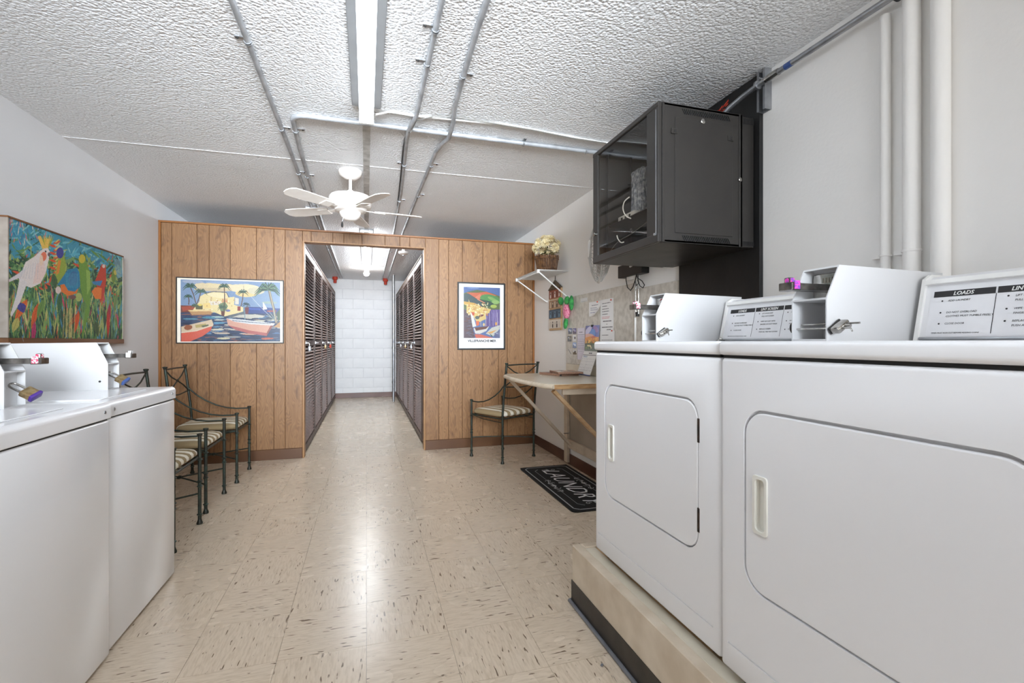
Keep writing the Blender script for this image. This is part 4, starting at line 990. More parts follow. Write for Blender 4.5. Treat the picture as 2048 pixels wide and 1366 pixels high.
t = paper('pencil_sketch', 'white card with a diagonal pen stroke at the board lower left', 'card', quadW(1135.5, 697, 1144, 711), lambda p: (p.__setattr__('a', p.a * 0 + np.array((214, 209, 200))), p.stroke([(.1, .1), (.8, .8)], .09, (90, 92, 96))), 420)
# calendar standing out from the wall at its foot
t = thing('wall_calendar', 'calendar with a sunset landscape picture above a white month page', 'calendar', (XR - .02, 3.5, 1.1))
CXc = XR - .022
y0, y1, zt, zb = quadW(1171.5, 651, 1199, 702, CXc)
p = Paint(90, 110, (110, 120, 176))
p.poly([(0, .0), (1, 0), (1, .45), (0, .5)], (96, 104, 168)); p.ell(.2, .2, .3, .12, (190, 186, 214), -30); p.ell(.75, .15, .2, .1, (150, 120, 170), 30); p.ell(.55, .3, .2, .16, (110, 150, 210))
p.ell(.25, .42, .4, .1, (222, 170, 150)); p.poly([(0, .48), (.4, .42), (1, .46), (1, .72), (0, .72)], (226, 150, 62)); p.ell(.6, .46, .16, .05, (214, 120, 90))
for i in range(70): p.leaf(p.rng.random(), .55 + .2 * p.rng.random(), .1, .03, p.rng.uniform(-60, 60), p.rng.choice([(240, 190, 80), (206, 110, 40), (180, 90, 40), (250, 210, 120)]))
p.poly([(0, .7), (1, .68), (1, 1), (0, 1)], (58, 74, 36))
for i in range(90): p.leaf(p.rng.random(), .68 + .3 * p.rng.random(), .14, .03, p.rng.uniform(-140, -30), p.rng.choice([(90, 120, 50), (40, 56, 26), (30, 38, 22), (130, 150, 70)]))
p.stroke([(.2, .78), (.45, .8), (.5, .9)], .06, (226, 206, 150))
print_mesh('picture_page', p, (CXc, y0, zt), (CXc, y1, zt), (CXc - .012, y0, zb), t, 'glossprint')
p = Paint(90, 130, (226, 224, 220)); p.lines(.4, .06, .62, .12, 1, (60, 58, 62), 0, .05); p.stroke([(0, .165), (1, .165)], .02, (70, 66, 66)); p.lines(.08, .2, .4, .27, 2, (96, 116, 160), .1, .02)
for r in range(6): p.stroke([(.05, .3 + r * .12), (.97, .3 + r * .12)], .004, (190, 188, 186))
for c in range(8): p.stroke([(.05 + c * .13, .3), (.05 + c * .13, .92)], .004, (190, 188, 186))
for r in range(5):
    for c in range(7): p.lines(.07 + c * .13, .31 + r * .12, .12 + c * .13, .335 + r * .12, 1, (130, 128, 132), 0, .014)
p.poly([(0, .965), (1, .965), (1, 1), (0, 1)], (50, 76, 140))
print_mesh('month_page', p, (CXc - .013, y0, zb - .002), (CXc - .013, y1, zb - .002), (CXc - .075, y0 + .02, TZ + .006), t, 'print')
MB().box(CXc - .008, CXc + .006, (y0 + y1) / 2 - .012, (y0 + y1) / 2 + .012, zt - .012, zt + .006, .001, 1).build('clip', 'cordblack', t, world=True)
MB().tube([(CXc, (y0 + y1) / 2, zt + .004), (CXc + .003, (y0 + y1) / 2, zt + .025)], .0018, 6).build('hook', 'steel', t, world=True)
# ================================================================== WALL SHELF, BASKET, HANGINGS
SZ = 1.797
t = thing('wall_shelf', 'white coated wire shelf with diagonal braces high in the right corner', 'shelf', (XR, 4.5, SZ))
mb = MB().box(1.505, XR - .003, 4.15, 4.84, SZ - .004, SZ - .001)
mb.build('liner', mat('shelf_liner', (206, 204, 200), (190, 187, 182), 5, .5), t, world=True)
mb = MB()
for x in (1.505, 1.505, XR - .006): mb.tube([(x, 4.14, SZ - .007), (x, 4.85, SZ - .007)], .0035, 8)
mb.tube([(1.503, 4.14, SZ - .03), (1.503, 4.85, SZ - .03)], .0035, 8)
for i in range(29):
    y = 4.15 + i * .0246; mb.tube([(XR - .003, y, SZ - .009), (1.505, y, SZ - .009), (1.503, y, SZ - .03)], .0016, 6)
mb.build('wire_deck', 'whitewire', t, world=True)
for y, yb in ((4.165, 4.15), (4.82, 4.70)):
    MB().tube([(1.508, y, SZ - .020), (XR - .012, yb, 1.55)], .0062, 8).lathe([(.011, 0), (.011, .012)], (XR - .0125, yb, 1.55), 'X', 10).build('brace', 'whitewire', t, 60, world=True)
    MB().box(1.494, 1.516, y - .016, y + .016, SZ - .036, SZ - .002, .003, 1).build('bracket_clip', 'white', t, world=True)
# basket of dried flowers
bx, by = 1.655, 4.33
t = thing('basket', 'brown twig basket holding dried flowers on the wall shelf', 'basket', (bx, by, SZ + .0005))
MB().lathe([(.078, 0), (.085, .01), (.108, .15), (.103, .15), (.08, .012), (.004, .010)], n=28).build('body', 'wicker', t, 50)
mb = MB()
for k in range(30):
    a = 2 * math.pi * k / 30; j = R_.uniform(-.006, .006)
    mb.tube([(.087 * math.cos(a), .087 * math.sin(a), .002), (.099 * math.cos(a + .02), .099 * math.sin(a + .02), .08), (.112 * math.cos(a), .112 * math.sin(a), .155 + j)], .0062, 6)
tag(mb.build('twigs', 'wicker', t, 60), kind='stuff')
for z, r in ((.03, .095), (.125, .113)): MB().tube([(r * math.cos(2 * math.pi * k / 24), r * math.sin(2 * math.pi * k / 24), z) for k in range(24)], .005, 6, closed=True).build('band', 'wicker', t, 60)
mb = MB()
for k in range(26):
    a = R_.uniform(0, 2 * math.pi); r = R_.uniform(.02, .12); z = R_.uniform(.13, .25)
    mb.obox((r * math.cos(a), r * math.sin(a), z), (math.cos(a), math.sin(a), R_.uniform(-.5, .5)), (-math.sin(a), math.cos(a), 0), (0, 0, 1), .06, .02, .001)
tag(mb.build('leaves', 'leafd', t), kind='stuff')
def flower_mesh():
    mb = MB()
    for L, (n, r0, r1, z0, z1) in enumerate(((16, .012, .056, -.004, -.012), (14, .010, .050, 0, .008), (12, .008, .038, .004, .024), (9, .004, .022, .008, .032))):
        for k in range(n):
            a = 2 * math.pi * (k + .5 * (L % 2)) / n + R_.uniform(-.08, .08); ca, sa = math.cos(a), math.sin(a); wv = .0062 - L * .0005; rm = (r0 + r1) / 2
            P = [(r0, -wv * .4, z0), (rm, -wv, (z0 + z1) / 2 + .004), (r1, 0, z1), (rm, wv, (z0 + z1) / 2 + .004)]
            v = [mb.bm.verts.new((x * ca - y * sa, x * sa + y * ca, z)) for x, y, z in P]; mb.bm.faces.new(v)
    mb.ball((0, 0, .004), .012, u=8, v=6)
    return mb
f0 = flower_mesh().build('dried_flower', 'petal', None, fix=False)
spots = []
for k in range(400):
    a = R_.uniform(0, 2 * math.pi); e = R_.uniform(-.15, 1.45); d = Vector((math.cos(a) * math.cos(e), math.sin(a) * math.cos(e), math.sin(e)))
    c = Vector((bx, by, SZ + .215)) + Vector((d.x * .115, d.y * .135, d.z * .115))
    if c.x > XR - .055 or any((c - q).length < .064 for q, _ in spots): continue
    spots.append((c, d))
for i, (c, d) in enumerate(spots):
    o = f0 if i == 0 else f0.copy()
    if i: COL.objects.link(o)
    o.location = c; o.rotation_euler = d.to_track_quat('Z', 'Y').to_euler()
    tag(o, 'dried cream chrysanthemum bloom in the twig basket', 'flower', 'dried blooms in the basket')
# framed row-house plaque
HX = XR - .012
t = thing('wall_hanging', 'tall plaque of four little shop pictures hanging under the shelf', 'wall hanging', (HX, 4.47, 1.45))
y0, y1, zt, zb = quadW(1099, 578, 1122.5, 658, HX)
MB().box(HX, XR - .001, y1 - .006, y0 + .006, zb - .012, zt, .002, 1).build('backing', 'barewood', t, world=True)
hh = (zt - zb) / 4
cols = [((150, 76, 52), (226, 214, 206), (110, 50, 34)), ((168, 132, 100), (90, 80, 76), (206, 190, 170)), ((74, 96, 114), (110, 140, 160), (46, 60, 76)), ((218, 208, 194), (66, 58, 54), (200, 190, 176))]
for i, (a_, b_, c_) in enumerate(cols):
    p = Paint(60, 44, a_)
    for j in range(5):
        x = .1 + j * .18; p.poly([(x, .25), (x + .1, .25), (x + .1, .9), (x, .9)], b_ if j % 2 == (i % 2) else c_); p.poly([(x + .02, .35), (x + .08, .35), (x + .08, .55), (x + .02, .55)], c_)
    p.poly([(0, .0), (1, 0), (1, .1), (0, .1)], c_); p.noise(9)
    z1 = zt - i * hh - .004; print_mesh('picture_tile', p, (HX - .006, y0, z1), (HX - .006, y1, z1), (HX - .006, y0, z1 - hh + .012), t, 'canvas')
    MB().box(HX - .0055, HX, y1, y0, z1 - hh + .012, z1).build('tile_edge', 'barewood', t, world=True)
mb = MB().prism([(y0 + .02, zt), ((y0 + y1) / 2, zt + .085), (y1 - .02, zt)], HX - .010, XR - .004, 'YZ'); mb.build('roof', mat('thatch', (112, 96, 74), (66, 58, 46), 60, .8, bump=.002, bscale=80), t, world=True)
MB().tube([((HX), (y0 + y1) / 2 + .01, zt + .08), (HX, (y0 + y1) / 2, zt + .13), (HX, (y0 + y1) / 2 - .01, zt + .08)], .002, 6).build('hanger', 'dark', t, world=True)
# fabric tulip
FX = XR - .045
def fo(px, py): return onX(px, py, FX)
t = thing('fabric_flower', 'pink fabric flower with bright green leaves pinned right of the plaque', 'decoration', fo(1132, 628))
yc = fo(1132, 628)[1]
MB().ball(fo(1133, 622.5), .03, .052, .072, 20, 14).build('bloom', 'felt_p', t, 60, world=True)
for (px, py, sy, sz, rx) in ((1123, 602, .055, .036, .3), (1135, 601, .05, .038, -.2), (1144, 606, .030, .068, 0.0)):
    mb = MB().ball((0, 0, 0), .020, sy, sz, 14, 10); c = fo(px, py)
    bmesh.ops.transform(mb.bm, matrix=Matrix.Translation(Vector(c) + Vector((-.006, 0, 0))) @ Matrix.Rotation(rx, 4, 'X'), verts=mb.bm.verts[:]); mb.build('leaf', 'felt_g', t, 60, world=True)
mb = MB().ball((0, 0, 0), .018, .032, .058, 14, 10); bmesh.ops.transform(mb.bm, matrix=Matrix.Translation(fo(1131.5, 646)) @ Matrix.Rotation(.35, 4, 'X'), verts=mb.bm.verts[:]); mb.build('leaf', 'felt_g', t, 60, world=True)
MB().tube([fo(1134, 636), fo(1131, 656)], .004, 6).build('stem', 'felt_g', t, world=True)
MB().tube([(XR - .004, yc, fo(1133, 600)[2]), (FX, yc, fo(1133, 600)[2])], .002, 6).build('pin', 'steel', t, world=True)

# ================================================================== WALL FAN behind the cabinet, bracket and cords
fc = Vector((1.53, 2.98, 1.765)); ax = Vector((-.93, .36, .05)).normalized()
t = thing('wall_fan', 'white caged wall fan seen edge-on past the black cabinet', 'fan', tuple(fc))
e1 = Vector((0, 0, 1)).cross(ax).normalized(); e2 = ax.cross(e1)
mb = MB(); Rf = .228
def ringp(r, h, n=36): return [tuple(e1 * r * math.cos(2 * math.pi * k / n) + e2 * r * math.sin(2 * math.pi * k / n) + ax * h) for k in range(n)]
def domr(h): return Rf * (1 - (abs(h) / .078) ** 2.2 * .75)
for h in (-.075, -.05, 0, .05, .075): mb.tube(ringp(domr(h), h), .0036 if h else .008, 6, closed=True)
for k in range(44):
    a = 2 * math.pi * k / 44; d = e1 * math.cos(a) + e2 * math.sin(a)
    mb.tube([tuple(d * domr(h) + ax * h) for h in (-.076, -.066, -.045, -.02, 0, .02, .045, .066, .076)], .0021, 5)
tag(mb.build('cage', 'cagewire', t), kind='stuff')
MB().lathe([(.05, .085), (.062, .076), (.062, .07)], (0, 0, 0), (e1, e2, ax), 24).build('badge_cap', 'white', t, 50)
MB().lathe([(.03, -.05), (.05, -.075), (.062, -.10), (.06, -.17), (.04, -.19)], (0, 0, 0), (e1, e2, ax), 24).build('motor', 'white', t, 50)
for k in range(4):
    a = math.pi / 2 * k; d = e1 * math.cos(a) + e2 * math.sin(a); s2 = ax.cross(d)
    mb = MB(); P = [d * .03 - s2 * .02 - ax * .01, d * .09 - s2 * .05 - ax * .02, d * .18 - s2 * .05 - ax * .02, d * .195 + s2 * .02 + ax * .0, d * .17 + s2 * .07 + ax * .025, d * .07 + s2 * .045 + ax * .015]
    mb.quad(*[tuple(q) for q in P[:1] + P[1:3] + P[3:4]]); mb.quad(*[tuple(q) for q in (P[0], P[3], P[4], P[5])]); b = mb.build('blade', 'fanw', t); sm = b.modifiers.new('s', 'SOLIDIFY'); sm.thickness = .003
back = -ax * .18
MB().tube([tuple(back), tuple(back + Vector((.03, -.02, -.09))), (XR - 1.53 - .03, -.03 + .05, -.125)], .014, 10).box(XR - 1.53 - .035, XR - 1.53 - .0008, -.06, .08, -.20, -.05, .004, 1).build('wall_arm', 'white', t, 50)
# black bracket with tied cord and twin rods
WX = XR - .03
a0 = onX(1243, 532, WX); a1 = onX(1291, 548, WX); cx = onX(1272, 548, WX)
t = thing('cord_bracket', 'black wall bracket with tied power cord and two hanging metal rods under the cabinet', 'bracket', (WX, cx[1], cx[2]))
MB().box(WX - .03, XR - .0008, a1[1], a0[1], a1[2] + .008, a0[2] - .006, .003, 1).build('shelf_bracket', 'cordblack', t, world=True)
q = lambda px, py, X=WX - .02: onX(px, py, X)
mb = MB().tube([q(1252, 545), q(1252, 560), q(1255, 575), q(1261, 581), q(1266, 574), q(1272, 556), q(1274, 545)], .0035, 7)
mb.tube([q(1273, 545), q(1275, 556), q(1284, 562), q(1289, 570), q(1286, 576), q(1280, 572), q(1275, 560)], .003, 7).tube([q(1273, 548), q(1270, 562), q(1273, 571), q(1278, 566), q(1274, 552)], .003, 7)
mb.build('power_cord', 'cordblack', t, 60, world=True)
for px in (1271, 1276.5): MB().tube([q(px, 545, WX), q(px + .8, 628, WX)], .0038, 8).build('rod', 'chrome', t, 60, world=True)
MB().tube([q(1275, 624, WX), q(1275, 633, WX)], .012, 10).build('rubber_tip', 'cordblack', t, 50, world=True)
y = q(1271, 600, XR - .012)[1]
t = thing('wall_conduit', 'thin wall painted conduit behind the far dryer coin box', 'conduit', (XR - .013, y, .95)); MB().tube([(0, 0, 0), (0, 0, .62)], .009, 8).build('pipe', 'wall_r', t, 60)

# ================================================================== BLACK NETWORK CABINET ON ITS BOARD
t = thing('backing_board', 'black painted board on the right wall behind the wall cabinet', 'board', (XR, 2.15, 1.0))
MB().box(XR - .022, XR - .0008, 1.845, 2.46, 1.0, ZC - .002, .001, 1).build('panel', 'blackb', t, world=True)
t.name = 'backing_board'
mb = MB(); c0 = onX(1447, 214, XR - .0235)
for i in range(9):
    dy, dz = R_.uniform(-.045, .045), R_.uniform(-.018, .018); mb.obox((XR - .0230, c0[1] + dy, c0[2] + dz), (1, 0, 0), (0, 1, R_.uniform(-.6, .6)), (0, 0, 1), .0012, R_.uniform(.02, .05), R_.uniform(.006, .014))
mb.build('paint_smear', 'red', t, world=True)
KX0, KX1, KX2, KY0, KY1, KZ0, KZ1 = 1.247, 1.705, XR - .023, 1.872, 2.522, 1.578, 2.206
t = thing('network_cabinet', 'black wall-mounted equipment cabinet with a smoked glass door', 'cabinet', (KX1, KY0, KZ0))
mb = MB().box(KX0 + .02, KX1, KY0, KY0 + .012, KZ0, KZ1, .002, 1).box(KX0 + .02, KX1, KY1 - .012, KY1, KZ0, KZ1, .002, 1).box(KX0 + .02, KX1, KY0, KY1, KZ1 - .014, KZ1, .003, 1).box(KX0 + .02, KX1, KY0, KY1, KZ0, KZ0 + .014, .003, 1).box(KX1 - .012, KX1, KY0, KY1, KZ0, KZ1)
mb.build('shell', 'black', t, world=True)
MB().box(KX1 + .0005, KX2 - .0005, KY0 + .006, KY1 - .006, KZ0 + .002, KZ1 - .004, .003, 1).build('rear_section', 'black', t, world=True)
MB().box(KX0 + .085, KX1 - .06, KY0 - .0035, KY0 - .0002, KZ0 + .045, KZ1 - .06, .0012, 1).build('side_panel', 'black', t, world=True)
for x0, x1 in ((KX0 + .02, KX0 + .030), (KX1 - .022, KX1 - .012)): MB().box(x0, x1, KY0 - .003, KY0 - .0002, KZ0, KZ1, .001, 1).build('edge_rib', 'black', t, world=True)
# slanted vents
for nm, x0, x1, z0, z1, n, sl in (('vent_slots', KX0 + .13, KX1 - .08, KZ1 - .042, KZ1 - .018, 25, .007), ('vent_slots', KX0 + .13, KX1 - .08, KZ0 + .012, KZ0 + .036, 25, .007)):
    mb = MB()
    for i in range(n):
        x = x0 + (x1 - x0) * i / (n - 1); mb.bar((x - sl, KY0 - .0012, z1), (x + sl, KY0 - .0012, z0), .0024, .0058, (0, 1, 0))
    tag(mb.build(nm, 'dark', t, world=True), kind='stuff')
for z0, z1 in ((KZ1 - .04, KZ1 - .012), (KZ0 + .01, KZ0 + .03)):
    mb = MB()
    for i in range(13): mb.box(KX1 + .008 + i * .0055, KX1 + .0105 + i * .0055, KY0 + .0045, KY0 + .0062, z0, z1)
    tag(mb.build('vent_slots', 'dark', t, world=True), kind='stuff')
for px, py in ((1349, 262), (1461, 277)):
    c = onY(px, py, KY0 - .004); l = MB().box(c[0] - .016, c[0] + .016, KY0 - .0065, KY0 - .0036, c[2] - .012, c[2] + .012, .001, 1).build('latch', 'black', t, world=True)
    MB().box(c[0] - .003, c[0] + .008, KY0 - .0085, KY0 - .006, c[2] - .007, c[2] + .007, .001, 1).build('latch_slider', 'cordblack', t, world=True)
for px, py, r in ((1405.5, 243, .0115), (1480, 359.5, .0095)):
    c = onY(px, py, KY0 - .004)
    l = MB().lathe([(r, .0), (r, -.007), (r * .7, -.009)], (c[0], KY0 - .001, c[2]), 'Y', 18).build('key_lock', 'chrome', t, 40, world=True)
# glass door
D0 = KX0
mb = MB().box(D0, D0 + .018, KY0 + .001, KY0 + .095, KZ0 + .03, KZ1 - .012, .002, 1).box(D0, D0 + .018, KY1 - .058, KY1 - .001, KZ0 + .03, KZ1 - .012, .002, 1)
mb.box(D0 - .002, D0 + .019, KY0, KY1, KZ1 - .022, KZ1 + .001, .003, 1).box(D0 - .002, D0 + .019, KY0, KY1, KZ0 - .001, KZ0 + .04, .004, 1)
dr_ = mb.build('door', 'black', t, world=True)
MB().box(D0 + .006, D0 + .010, KY0 + .096, KY1 - .059, KZ0 + .041, KZ1 - .023).build('glass_pane', 'smoked', dr_, world=True)
MB().box(D0 - .0015, D0 - .0002, KY0 + .018, KY0 + .022, KZ0 + .04, KZ1 - .03).build('hinge_seam', 'steel', dr_, world=True)
MB().lathe([(.010, 0), (.010, -.007), (.006, -.010)], (D0, KY1 - .03, KZ0 + .165), 'X', 16).build('key_lock', 'chrome', dr_, 40, world=True)
MB().lathe([(.006, 0), (.006, -.012)], (D0 + .002, KY0 + .02, KZ0 + .036), 'X', 12).build('hinge_pin', 'steel', dr_, world=True)
MB().box(1.30, 1.305, KY0 + .06, KY0 + .08, KZ0 + .02, KZ1 - .02).box(1.30, 1.305, KY1 - .08, KY1 - .06, KZ0 + .02, KZ1 - .02).box(1.45, 1.455, KY1 - .08, KY1 - .06, KZ0 + .02, KZ1 - .02).build('rack_rail', 'cordblack', t, world=True)
MB().box(1.31, 1.66, KY0 + .05, KY1 - .05, 1.780, 1.785, .001, 1).build('rack_shelf', 'black', t, world=True)
# contents
t = thing('router', 'white router box lying on the shelf inside the glass-door cabinet', 'router', (1.40, 2.30, 1.7855))
MB().box(-.07, .09, -.085, .085, 0, .032, .006, 2).build('case', 'white', t, 40)
for y in (-.04, 0, .04): MB().box(-.0715, -.069, y - .008, y + .008, .008, .020).build('port', 'dark', t)
t = thing('modem', 'upright dark modem wrapped in a shiny clear bag inside the cabinet', 'modem', (1.42, 2.29, 1.819))
mb = MB().box(-.03, .03, -.055, .055, 0, .24, .012, 3); bmesh.ops.subdivide_edges(mb.bm, edges=mb.bm.edges[:], cuts=3, use_grid_fill=True)
for v in mb.bm.verts: v.co += Vector((R_.uniform(-.006, .006), R_.uniform(-.006, .006), R_.uniform(-.003, .003) if v.co.z > .01 else 0))
for v in mb.bm.verts: v.co.z = max(v.co.z, .0005)
mb.build('bag', 'plas', t); MB().box(-.018, .018, -.04, .04, .012, .20, .004, 1).build('case', 'cordblack', t)
def cable(label, pts, m='white', r=.003, name='cable', cat='cable'):
    t = thing(name, label, cat, pts[0]); 
    # smooth the path
    P = [Vector(p) for p in pts]; out = []
    for i in range(len(P) - 1):
        p0, p1, p2, p3 = P[max(i - 1, 0)], P[i], P[i + 1], P[min(i + 2, len(P) - 1)]
        for k in range(5):
            u = k / 5; out.append(.5 * ((2 * p1) + (p2 - p0) * u + (2 * p0 - 5 * p1 + 4 * p2 - p3) * u * u + (-p0 + 3 * p1 - 3 * p2 + p3) * u ** 3))
    out.append(P[-1]); MB().tube(out, r, 8).build('wire', m, t, 60, world=True); return t
cable('white network cable looping up beside the router in the cabinet', [onX(1262, 437, 1.31), onX(1252, 432, 1.29), onX(1246, 418, 1.285), onX(1249, 403, 1.285), onX(1259, 394, 1.30)])
cable('short white cable with plug on the cabinet floor', [onX(1234, 471, 1.285), onX(1236, 478, 1.285), onX(1242, 485, 1.29), onX(1248, 484, 1.30)])
t = thing('power_adapter', 'small white power adapter on the cabinet floor near the glass', 'adapter', (1.30, 2.40, KZ0 + .0145)); MB().box(-.02, .02, -.03, .03, 0, .028, .005, 2).build('case', 'white', t, 40); MB().box(-.022, -.02, -.006, .006, .006, .02).build('socket', 'dark', t)
cable('thin grey lead draped inside the cabinet below its shelf', [(1.30, 2.46, KZ0 + .03), (1.30, 2.34, KZ0 + .09), (1.31, 2.2, KZ0 + .112), (1.33, 2.02, KZ0 + .16)], 'cableg', .002)

# ------------------------------------------------------------------ strut, conduit and vertical pipes on the right wall
t = thing('strut_channel', 'short galvanised strut channel holding the high wall conduit', 'bracket', (XR, 1.83, 2.3))
sy0, sy1 = 1.795, 1.843
mb = MB().box(XR - .004, XR - .0008, sy0, sy1, 2.21, ZC - .001).box(XR - .04, XR - .004, sy0, sy0 + .003, 2.21, ZC - .001).box(XR - .04, XR - .004, sy1 - .003, sy1, 2.21, ZC - .001).box(XR - .04, XR - .037, sy0 + .003, sy0 + .012, 2.21, ZC - .001).box(XR - .04, XR - .037, sy1 - .012, sy1 - .003, 2.21, ZC - .001)
mb.build('channel', 'steel', t, world=True)
MB().tube([(XR - .05, sy0 - .008 + .02, 2.325 + .016 * math.cos(a)) for a in (0, .1)], .001, 5).lathe([(.021, -.006), (.021, .006)], (XR - .057, (sy0 + sy1) / 2, 2.325), 'Y', 14).lathe([(.006, 0), (.006, -.02)], (XR - .04, (sy0 + sy1) / 2 - .01, 2.35), 'X', 8).build('pipe_clamp', 'steel', t, 50, world=True)
t = thing('wall_conduit', 'shiny steel conduit running high along the right wall into the cabinet', 'conduit', (XR - .057, 1.2, 2.325))
pc = [(XR - .057, -1.0, 2.325), (XR - .057, 1.80, 2.325), (XR - .062, 1.90, 2.315), (XR - .085, 1.97, 2.285), (XR - .11, 2.03, 2.24), (XR - .12, 2.06, 2.195)]
MB().tube(pc, .0125, 12).build('pipe', 'steel', t, 60, world=True)
MB().lathe([(.0155, 1.70), (.0165, 1.715), (.0165, 1.755), (.0155, 1.77)], (XR - .057, 0, 2.325), 'Y', 14).build('coupling', 'chrome', t, 50, world=True)
MB().lathe([(.0133, 1.63), (.0133, 1.665)], (XR - .057, 0, 2.325), 'Y', 14).build('blue_label_band', 'bluepaint', t, world=True)
t = thing('conduit_fitting', 'dark rubber grommet fitting on the high wall conduit at the photo top', 'fitting', (XR - .057, 1.195, 2.325))
MB().lathe([(.016, -.02), (.026, -.012), (.026, .012), (.016, .02)], (0, 0, 0), 'Y', 14).lathe([(.015, -.012), (.015, -.04)], (0, 0, 0), 'X', 12).build('body', 'cordblack', t, 50)
for px, r, ztop, lab, sp in ((1771, .0165, 2.30, 'thin white painted wall pipe ending below the high conduit', 0), (1823, .026, ZC - .001, 'thick white painted wall pipe, middle of the three', 1), (1881, .026, ZC - .001, 'thick white painted wall pipe closest to the camera', 2)):
    X = XR - r - .002; y = onX(px, 300, X)[1]
    t = thing('wall_pipe', lab, 'pipe', (X, y, .25), 0, 'painted vertical pipes on the right wall')
    MB().tube([(0, 0, 0), (0, 0, ztop - .25)], r, 16).build('pipe', 'wall_r', t, 60)
    for z in ((1.44,) if sp < 2 else ()):
        MB().lathe([(r + .002, z - .004), (r + .0035, z), (r + .002, z + .004)], (0, 0, -.25 + .0), 'Z', 16).box(-.004, r + .001, r * .8, r + .03, z - .25 - .008, z - .25 + .008).build('strap', 'wall_r', t, 50)

# ================================================================== PICTURES
def tropical(p):
    rg = p.rng
    p.poly([(-.1, -.1), (1.1, -.1), (1.1, 1.1), (-.1, 1.1)], (44, 74, 58)) if False else None
    W = lambda x, y: None
    G = [(70, 124, 72), (104, 150, 80), (44, 96, 66), (140, 170, 96), (34, 70, 58), (84, 142, 110), (176, 190, 116), (120, 160, 104)]
    B = [(64, 160, 190), (96, 182, 204), (46, 122, 160), (120, 190, 200), (52, 140, 150), (140, 200, 206)]
    p.poly([(20, 60), (690, 300), (690, 420), (520, 390), (300, 300), (20, 330)], (66, 150, 176))
    Rr = [(214, 84, 50), (190, 60, 70), (226, 120, 60), (160, 50, 90), (206, 66, 120)]
    # upper sky of teal fronds
    for i in range(420):
        x, y = rg.uniform(30, 680), rg.uniform(60, 430); up = (y - (90 + (x - 42) * .36)) < 130
        p.leaf(x, y, rg.uniform(30, 90), rg.uniform(5, 14), rg.uniform(0, 360), rg.choice(B if up and rg.random() < .75 else G))
    for i in range(560):
        x, y = rg.uniform(25, 680), rg.uniform(330, 620); p.leaf(x, y, rg.uniform(25, 80), rg.uniform(5, 16), rg.uniform(200, 340), rg.choice(G + G + B[:1] + Rr[:1]))
    for i in range(640):
        x, y = rg.uniform(20, 670), rg.uniform(560, 790); p.leaf(x, y, rg.uniform(50, 130), rg.uniform(4, 10), rg.uniform(255, 285), rg.choice(G + G + [(196, 196, 120), (206, 70, 110), (60, 140, 180), (34, 50, 44), (214, 96, 60), (100, 170, 190), (216, 206, 140)]))
    for i in range(60):
        x = rg.uniform(30, 250); p.leaf(x, rg.uniform(110, 250), rg.uniform(30, 60), 5, rg.uniform(240, 300), rg.choice([(220, 120, 120), (110, 180, 200), (70, 130, 160), (230, 220, 200)]))
    # crest fronds and red heliconia
    for k in range(9): p.leaf(258, 272, 84, 11, 232 + k * 8, [(234, 190, 70), (206, 190, 96), (150, 170, 70)][k % 3])
    for k in range(9): p.leaf(290 + (k % 2) * 20, 400 - k * 20, 46, 15, 200 if k % 2 else -20, (220, 84, 48)); p.leaf(300, 396 - k * 20, 36, 8, -40, (226, 206, 110))
    # white cockatoo
    p.poly([(232, 270), (258, 258), (272, 282), (266, 330), (250, 400), (222, 455), (170, 480), (120, 460), (104, 430), (140, 340), (190, 308)], (236, 226, 222))
    p.poly([(104, 400), (40, 440), (42, 452), (120, 420), (150, 360)], (226, 220, 222)); p.poly([(110, 420), (150, 450), (110, 560), (62, 640), (58, 622), (90, 520)], (232, 226, 226))
    p.poly([(200, 350), (240, 330), (250, 400), (220, 450), (180, 460)], (240, 214, 206)); p.ell(238, 310, 17, 26, (238, 128, 96), 10); p.ell(226, 330, 10, 30, (246, 216, 190)); p.ell(250, 282, 5, 6, (30, 28, 28)); p.ell(268, 298, 7, 12, (110, 90, 96))
    for k in range(7): p.stroke([(130 + k * 13, 370 - k * 6), (110 + k * 16, 430)], 2, (204, 200, 208))
    p.poly([(232, 268), (206, 200), (222, 196), (246, 250), (256, 210), (268, 216), (264, 262)], (238, 196, 96))
    # lorikeet left: green wing, blue head
    p.poly([(316, 320), (350, 300), (362, 360), (350, 420), (318, 460), (300, 420)], (150, 170, 70)); p.ell(328, 290, 20, 30, (66, 70, 150)); p.poly([(318, 330), (334, 330), (322, 400), (306, 410)], (228, 140, 60))
    # teal bird with orange belly
    p.poly([(330, 460), (352, 440), (430, 470), (420, 510), (370, 524), (334, 500)], (232, 124, 54)); p.poly([(372, 380), (420, 370), (440, 410), (438, 470), (410, 500), (372, 494), (352, 460), (312, 466), (350, 410)], (40, 130, 172)); p.ell(400, 430, 26, 40, (54, 110, 160), 10)
    for k in range(8): p.stroke([(360 + k * 9, 400), (366 + k * 8, 480)], 2.5, (80, 170, 196))
    # tall green parrot
    p.poly([(432, 310), (464, 312), (490, 390), (498, 470), (488, 600), (452, 760), (446, 740), (466, 600), (440, 480), (432, 380)], (112, 156, 66)); p.ell(448, 322, 18, 24, (206, 190, 70)); p.poly([(470, 380), (492, 392), (494, 480), (476, 520)], (150, 186, 92)); p.ell(430, 530, 18, 24, (178, 190, 110))
    # red macaw right
    p.poly([(556, 350), (578, 356), (580, 440), (566, 520), (548, 566), (540, 520), (520, 440)], (200, 66, 48)); p.poly([(500, 500), (520, 476), (556, 480), (552, 540), (520, 540)], (236, 128, 56)); p.poly([(500, 446), (560, 440), (548, 470), (512, 462)], (60, 130, 180)); p.ell(566, 362, 8, 10, (230, 210, 200))
